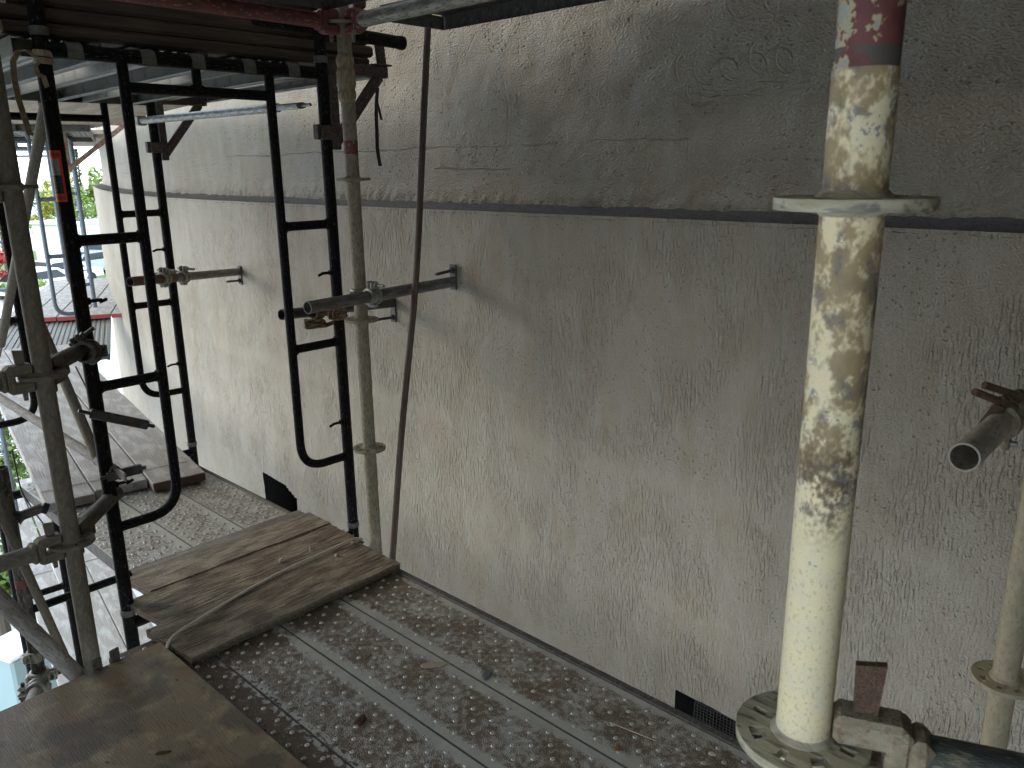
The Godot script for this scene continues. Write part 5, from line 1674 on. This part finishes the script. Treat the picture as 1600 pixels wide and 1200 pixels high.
func build_left_tubes() -> void:
	# short tubes at 45 degrees from the muddy pole to the black leg
	for k in 2:
		var y := -0.515 if k == 0 else -1.015
		var t := thing("stub_tube", ["short muddy tube clamped to the stickered leg, upper one", "short muddy tube past the stickered leg, lower one"][k], "tube", Vector3(0.75, y - 0.03, -2.49), "short slanted tubes at the left pole")
		var b := MB.new()
		var d := Vector3(0.674, 0.0, -0.738)
		var s := Vector3(0.665, y, -2.394)
		b.tube([s + d * 0.085, s + d * (0.27 if k == 0 else 0.33)], 0.0235, 20, 0.0 if k else 0.003)
		part("tube", b, mats.olive_dark, t)
		wedge_head(Vector3(0.665, y - 0.015, -2.394), d, mats.olive_dark, mats.olive_dark, t, 0.03)
	coupler(Vector3(0.855, -0.530, -2.6), Vector3.UP, 0.0213, Vector3(0.835, -0.515, -2.545), Vector3(0.674, 0, -0.738), 0.0235, mats.olive_dark, mats.darksteel, "muddy clamp gripping the stickered leg halfway down")
	# diagonal tubes
	brace(Vector3(0.640, -1.50, -2.44), Vector3(0.08, -0.33, -2.46), 0.0242, mats.greypale, "thick pale diagonal tube at the lower left edge", "diagonal braces", false)
	brace(Vector3(0.672, -1.55, -2.70), Vector3(0.48, -0.50, -2.72), 0.0135, mats.olive, "thin olive diagonal tube behind the muddy pole, low down", "diagonal braces", false)
	brace(Vector3(0.872, -0.918, -2.50), Vector3(0.872, -0.897, -3.95), 0.0165, mats.olive_grey, "grey-brown brace lying level over the pale planks, pinned to the black leg", "diagonal braces")
	brace(Vector3(0.881, 0.25, -2.66), Vector3(0.905, -0.72, -3.80), 0.0165, mats.olive, "brown brace slanting down left behind the black leg, near the trees", "diagonal braces")
	brace(Vector3(0.872, -0.40, -3.17), Vector3(0.872, -0.975, -2.66), 0.0165, mats.olive, "olive brace running down to the black leg over the pale planks", "diagonal braces")
	# toggles pinned on the black leg
	for q: Array in [[Vector3(0.868, -0.735, -2.575), Vector3(0.12, -0.055, 0.015), "black toggle sticking out of the stickered leg below the clamp"], [Vector3(0.872, -0.930, -2.570), Vector3(0.075, 0.006, 0.02), "dark stud and flattened brace end on the stickered leg, low down"]]:
		var b := MB.new()
		var p: Vector3 = q[0]
		var v: Vector3 = q[1]
		b.box(along(p - v * 0.35, p + v), Vector3(v.length() * 1.35, 0.030, 0.020), 0.004)
		b.tube([p - v * 0.6, p + v * 1.15], 0.006, 8)
		b.hexnut(p + v * 0.1 + Vector3(0, 0, 0.012), Vector3(0, 0, 1), 0.014, 0.012)
		solo("brace_toggle", b, mats.darksteel, q[2], "brace lock", "brace locks on the black leg")
	# loose wires tied to the braces
	for q: Array in [[[Vector3(0.86, -0.60, -2.75), Vector3(0.865, -0.66, -2.70), Vector3(0.868, -0.74, -2.62)], "thin wire slanting to the toggle on the stickered leg"], [[Vector3(0.70, -0.90, -3.0), Vector3(0.70, -1.05, -2.98), Vector3(0.715, -1.12, -2.9), Vector3(0.74, -1.2, -2.8)], "thin bent wire hanging by the end of the low black arm"]]:
		var b := MB.new()
		b.tube(arc(q[0], 0.03, 4), 0.0026, 5)
		solo("loose_wire", b, mats.darksteel, q[1], "wire", "loose wires at the left")
	# dark post of the outer row, with its arm and clamps
	var t := thing("outer_post", "dark post with a small worn sticker at the lower left edge", "scaffold pole", Vector3(0.62, -3.6, -2.833))
	var b := MB.new()
	b.tube([Vector3(0.62, -3.6, -2.833), Vector3(0.62, -0.9, -2.833)], 0.0213, 18, 0.003)
	part("tube", b, mats.muddyblack, t)
	b = MB.new()
	b.tube([Vector3(0.62, -1.082, -2.833), Vector3(0.712, -1.062, -2.812)], 0.0165, 14)
	b.lathe(Vector3(0.640, -1.078, -2.829), Vector3(0.97, 0.2, 0.2), [Vector2(0.027, 0), Vector2(0.020, 0.008), Vector2(0.0165, 0.016)], 14)
	part("arm", b, mats.muddyblack, t)
	b = MB.new()
	b.tube([Vector3(0.712, -1.062, -2.812), Vector3(0.726, -1.070, -2.808)], 0.0185, 14)
	part("arm_cap", b, mats.dark, t)
	b = MB.new()
	b.lathe(Vector3(0.62, -1.32, -2.833), Vector3.UP, [Vector2(0.0217, 0), Vector2(0.0217, 0.03)], 18)
	part("sticker", b, mats.redpaint, t, "faded orange scrap of a sticker")
	b = MB.new()
	b.tube([Vector3(0.60, -1.412, -2.833), Vector3(0.95, -1.395, -2.80)], 0.014, 12)
	part("low_rail", b, mats.black, t)
	b = MB.new()
	b.lathe(Vector3(0.62, -1.60, -2.833), Vector3.UP, [Vector2(0.0213, 0), Vector2(0.026, 0.002), Vector2(0.026, 0.038), Vector2(0.0213, 0.04)], 18)
	b.box(Transform3D(Basis.IDENTITY, Vector3(0.588, -1.575, -2.825)), Vector3(0.024, 0.03, 0.03), 0.004)
	part("collar_clip", b, mats.galv_old, t)
	b = MB.new()
	b.tube([Vector3(0.600, -1.675, -2.79), Vector3(0.47, -1.63, -2.50)], 0.0225, 20, 0.003)
	solo("grey_stub_tube", b, mats.greypale, "grey tube end under the dark post at the lower left corner", "tube")
	coupler(Vector3(0.62, -1.665, -2.833), Vector3.UP, 0.0213, Vector3(0.592, -1.672, -2.775), Vector3(-0.4, 0.14, 0.9), 0.0225, mats.zinc, mats.rust, "rust-flecked clamp on the dark post at the lower left corner")

func ribbon_strip(pts: Array, wd: Vector3, th := 0.0012) -> MB:
	var b := MB.new()
	for k in pts.size() - 1:
		var p: Vector3 = pts[k]
		var q: Vector3 = pts[k + 1]
		var nn := (q - p).cross(wd).normalized()
		for s: float in [1.0, -1.0]:
			b.quad(p - wd + nn * th * s, p + wd + nn * th * s, q + wd + nn * th * s, q - wd + nn * th * s, nn * s, Vector2(0, k * 0.02))
		for s: float in [1.0, -1.0]:
			b.quad(p + wd * s + nn * th, q + wd * s + nn * th, q + wd * s - nn * th, p + wd * s - nn * th, wd * s)
	return b

func build_small() -> void:
	# bent rusty rod leaning beside the wall
	var b := MB.new()
	b.tube(arc([Vector3(2.056, 0.56, -2.325), Vector3(2.018, 0.036, -2.352), Vector3(1.925, -0.40, -2.30), Vector3(1.81, -0.95, -2.29), Vector3(1.71, -1.46, -2.262)], 0.30, 10), 0.0125, 14)
	solo("bent_rod", b, mats.rod, "slightly bent rusty brown rod leaning between the deck and the wall", "rod")
	# guard rail rod, flattened at its ends
	var a := Vector3(1.745, 0.234, -2.70)
	var e := Vector3(1.75, 0.246, -4.12)
	var d := (e - a).normalized()
	var t := thing("guard_brace", "galvanised brace rod high up between the two black frames", "brace", (a + e) * 0.5)
	b = MB.new()
	b.tube([a + d * 0.16, e], 0.0165, 16, 0.0025)
	part("tube", b, mats.galv, t)
	b = MB.new()
	b.tube([a, a + d * 0.19], 0.022, 14, 0.0, true, 0.55)
	b.tube([a - d * 0.06, a], 0.006, 8)
	part("flattened_end", b, mats.galv, t)
	b = MB.new()
	b.box(along(e - d * 0.02, e + d * 0.025), Vector3(0.05, 0.045, 0.045), 0.004)
	b.tube([e + d * 0.02, e + d * 0.07], 0.013, 10)
	part("end_nut", b, mats.zinc, t)
	# strap hanging from the bracket and ribbon on the black leg
	solo("hanging_strap", ribbon_strip([Vector3(2.0, 0.30, -2.57), Vector3(1.985, 0.255, -2.56), Vector3(1.975, 0.20, -2.555), Vector3(1.972, 0.14, -2.552), Vector3(1.968, 0.085, -2.55), Vector3(1.972, 0.045, -2.55), Vector3(1.978, 0.015, -2.55)], Vector3(0.006, 0, 0.003)), mats.strap, "dark strap hanging from the triangular bracket against the wall", "strap")
	solo("hanging_strap", ribbon_strip([Vector3(1.985, 0.255, -2.56), Vector3(1.995, 0.22, -2.56), Vector3(2.003, 0.185, -2.56)], Vector3(0.004, 0, 0.002)), mats.strap, "short dark strap end beside the long hanging strap", "strap")
	var rb := thing("tied_ribbon", "dirty beige ribbon knotted round the top of the stickered leg", "ribbon", Vector3(0.855, 0.3, -2.6))
	b = MB.new()
	for q: Array in [[0.318, 0.0], [0.298, 0.008]]:
		b.lathe(Vector3(0.855, float(q[0]), -2.6), Vector3(0.06, 1, 0.05), [Vector2(0.0235, 0), Vector2(0.0255, 0.004), Vector2(0.0255, 0.013), Vector2(0.0235, 0.017)], 18)
	part("loops", b, mats.ribbon, rb)
	part("tail", ribbon_strip([Vector3(0.832, 0.312, -2.575), Vector3(0.805, 0.328, -2.565), Vector3(0.782, 0.322, -2.56), Vector3(0.766, 0.295, -2.56), Vector3(0.762, 0.25, -2.56), Vector3(0.764, 0.20, -2.56), Vector3(0.772, 0.15, -2.56), Vector3(0.778, 0.105, -2.56)], Vector3(0.0085, 0.0, -0.004)), mats.ribbon, rb)
	part("knot_end", ribbon_strip([Vector3(0.84, 0.305, -2.575), Vector3(0.822, 0.285, -2.57), Vector3(0.826, 0.268, -2.57), Vector3(0.840, 0.262, -2.572), Vector3(0.846, 0.235, -2.574)], Vector3(0.006, 0.003, 0)), mats.ribbon, rb)
	# little things on the deck
	chip(Vector3(1.408, -1.4185, -1.446), Vector3(0.026, 0.005, 0.015), 0.5, mats.slate, "slate-grey flake on the deck seam, right of centre")
	chip(Vector3(1.045, -1.4185, -1.556), Vector3(0.024, 0.010, 0.014), 0.3, mats.rust_dark, "dark rusty clod beside the yellow stain on the deck")
	chip(Vector3(1.235, -1.4185, -1.778), Vector3(0.018, 0.003, 0.006), 0.2, mats.chipwood, "orange-brown splinter lying on the middle plank")
	chip(Vector3(1.558, -1.4175, -0.803), Vector3(0.007, 0.005, 0.010), 0.2, mats.chippale, "small pale woodchip near the rosette by the wall")
	chip(Vector3(1.419, -1.4185, -0.989), Vector3(0.011, 0.004, 0.011), 0.2, mats.chipwood, "round brown scrap on the plank by the wall")
	chip(Vector3(1.34, -1.4185, -1.60), Vector3(0.045, 0.003, 0.018), -0.6, mats.sand, "sandy smear of dried mortar beside the seam")
	for q: Array in [[Vector3(1.473, -1.383, -2.45), Vector3(0.006, 0.016, 0.004), "pale splinter standing on the weathered board"], [Vector3(1.36, -1.388, -2.47), Vector3(0.014, 0.008, 0.006), "pale chip furthest left beside the wire on the weathered board"], [Vector3(1.52, -1.388, -2.35), Vector3(0.010, 0.007, 0.007), "cluster of crumbs in front of the wire on the weathered board"], [Vector3(1.62, -1.386, -2.385), Vector3(0.006, 0.010, 0.005), "pale chip by the wire's end at the splintered edge"]]:
		chip(q[0], q[1], 0.7, mats.chippale, q[2])
	b = MB.new()
	b.tube([Vector3(1.48, -1.413, -1.06), Vector3(1.50, -1.411, -0.93)], 0.0014, 5)
	solo("straw", b, mats.chippale, "thin pale straw lying on the plank by the wall", "straw")
	# grit scattered over the planks
	var g := MultiMesh.new()
	g.transform_format = MultiMesh.TRANSFORM_3D
	var s := MB.new()
	s.lathe(Vector3.ZERO, Vector3.UP, [Vector2(0, -0.4), Vector2(0.8, -0.2), Vector2(1, 0.2), Vector2(0.5, 0.7), Vector2(0, 0.8)], 6)
	g.mesh = s.commit()
	g.instance_count = 2600
	for k in 2600:
		var sc := 0.0011 * exp(rng.randfn(0.0, 0.45))
		var x := rng.randf_range(0.71, 1.62)
		var z := rng.randf_range(-2.34, -0.4)
		if k % 4 == 0:
			z = rng.randf_range(-2.34, -2.0)
		if k % 5 == 0:
			x = rng.randf_range(0.84, 0.95)
		var bs := Basis(Vector3(rng.randfn(), rng.randfn(), rng.randfn()).normalized(), rng.randf() * TAU).scaled(Vector3.ONE * sc)
		g.set_instance_transform(k, Transform3D(bs, Vector3(x, DECK + sc * 0.5, z)))
	var mi := MultiMeshInstance3D.new()
	mi.name = "grit"
	mi.multimesh = g
	mi.material_override = mats.grit
	add_child(mi)
	tag(mi, "loose grit and mud crumbs scattered over the steel planks", "grit", "", "stuff")

func build_outdoors() -> void:
	var sd := 500
	var lab := ["rounded yellow-green tree far left beyond the yard", "bright green tree between the left pole and the brown brace", "yellowish tree seen behind the brown brace", "pale green tree beside the stickered leg", "bushy green tree right of the blue-grey frame", "green tree just left of the wall's far end", "dull green tree hidden partly by the wall's far end"]
	var az := [14.6, 15.7, 16.8, 17.9, 18.9, 19.9, 20.8]
	var ms := [mats.leaf2, mats.leaf1, mats.leaf2, mats.leaf2, mats.leaf1, mats.leaf1, mats.leaf3]
	var ds := [58.0, 66.0, 74.0, 70.0, 62.0, 72.0, 80.0]
	var hs := [5.9, 6.1, 5.8, 6.3, 6.0, 6.3, 6.6]
	for k in 7:
		var a := deg_to_rad(az[k])
		tree(Vector3(sin(a) * ds[k], -6.1, -cos(a) * ds[k]), hs[k], 2.6, ms[k], sd + k, lab[k], "trees beyond the yard", 900, 0.16)
	for k in 3: # slim dark conifers
		var a := deg_to_rad([15.6, 18.6, 19.2][k])
		var at := Vector3(sin(a) * 95.0, -6.1, -cos(a) * 95.0)
		var t := thing("conifer_tree", ["slim dark conifer above the trees left of the brown brace", "slim dark conifer right of the blue-grey frame leg", "shorter dark conifer near the wall's far end"][k], "tree", at, "conifers on the skyline")
		var h: float = [10.0, 9.6, 8.6][k]
		var b := MB.new()
		b.lathe(at, Vector3.UP, [Vector2(0.16, 0), Vector2(0.03, h)], 6)
		part("trunk", b, mats.bark, t)
		b = MB.new()
		for j in 420:
			var f := pow(rng.randf(), 0.8)
			var r := (1.0 - f) * 1.0 * rng.randf_range(0.3, 1.0)
			var an := rng.randf() * TAU
			var p := at + Vector3(cos(an) * r, h * (0.15 + 0.85 * f), sin(an) * r)
			var o := Vector3(cos(an), -0.35, sin(an)) * 0.3
			b.tri(p - o, p + o, p + Vector3(-o.z, 0, o.x) * 0.6, Vector3.UP)
		part("crown", b, mats.leaf3, t)
	# shrubs close below the deck
	var sp := [Vector3(4.3, -6.1, -18.6), Vector3(3.75, -6.1, -16.5), Vector3(3.35, -6.1, -14.7), Vector3(2.2, -6.1, -11.4), Vector3(2.45, -6.1, -12.6)]
	var sl := ["bright green shrub highest behind the low galvanised frame", "bright green shrub in the middle behind the low galvanised frame", "bright green shrub under the ends of the pale planks", "green shrub at the lower left edge by the teal box", "small green shrub between the teal box and the low frame"]
	for k in 5:
		tree(sp[k], 1.5, 1.5, mats.leaf_shrub, 700 + k, sl[k], "shrubs below the scaffold", 700, 0.07, "green_shrub", "shrub")
	tree(Vector3(11.6, -6.1, -46.5), 3.2, 2.2, mats.leaf_red, 720, "red-leaved shrub at the left edge beyond the yard", "", 500, 0.16, "red_shrub", "shrub")
	tree(Vector3(11.9, -6.1, -44.5), 1.2, 2.6, mats.leaf1, 721, "low green shrub in front of the red-leaved one", "", 400, 0.12, "green_shrub", "shrub")
	# teal box below
	var b := MB.new()
	b.box(Transform3D(Basis(Vector3.UP, 0.3), Vector3(2.1, -5.7, -9.9)), Vector3(0.7, 0.8, 0.5), 0.03)
	var t := solo("utility_cabinet", b, mat(lin(0.22, 0.30, 0.29), 0.6), "teal cabinet on the ground at the lower left edge", "cabinet")
	b = MB.new()
	b.box(Transform3D(Basis(Vector3.UP, 0.3), Vector3(2.1, -5.27, -9.9)), Vector3(0.78, 0.06, 0.58), 0.02)
	part("lid", b, mat(lin(0.7, 0.7, 0.7), 0.5), t)
	# parked cars and a low white building
	var white := mat(lin(0.75, 0.75, 0.75), 0.3)
	var silver := mat(lin(0.45, 0.47, 0.5), 0.3, 0.4)
	car(Vector3(15.6, -6.1, -50.0), 0.3, white, "white parked car between the brown brace and the stickered leg")
	car(Vector3(18.6, -6.1, -54.0), 0.4, silver, "silver parked car just right of the stickered leg")
	car(Vector3(13.3, -6.1, -46.0), 0.3, white, "white parked car close to the left pole")
	var bt := thing("white_building", "low white building under the trees near the wall's far end", "building", Vector3(21.5, -6.1, -58.0))
	b = MB.new()
	b.box(Transform3D(Basis(Vector3.UP, 0.3), Vector3(21.5, -4.6, -58.0)), Vector3(8, 3.0, 4), 0.02)
	part("walls", b, mat(lin(0.72, 0.72, 0.7), 0.7), bt)
	b = MB.new()
	b.box(Transform3D(Basis(Vector3.UP, 0.3), Vector3(21.5, -3.0, -58.0)), Vector3(8.4, 0.2, 4.4), 0.02)
	part("roof", b, mat(lin(0.6, 0.6, 0.6), 0.7), bt)
	for k in 3:
		b = MB.new()
		var bs := Basis(Vector3.UP, 0.3)
		b.box(Transform3D(bs, Vector3(21.5, -4.5, -58.0) + bs * Vector3(-2.5 + 2.5 * k, 0, 2.0)), Vector3(1.2, 1.0, 0.08), 0.0)
		part("window", b, mats.glass, bt)
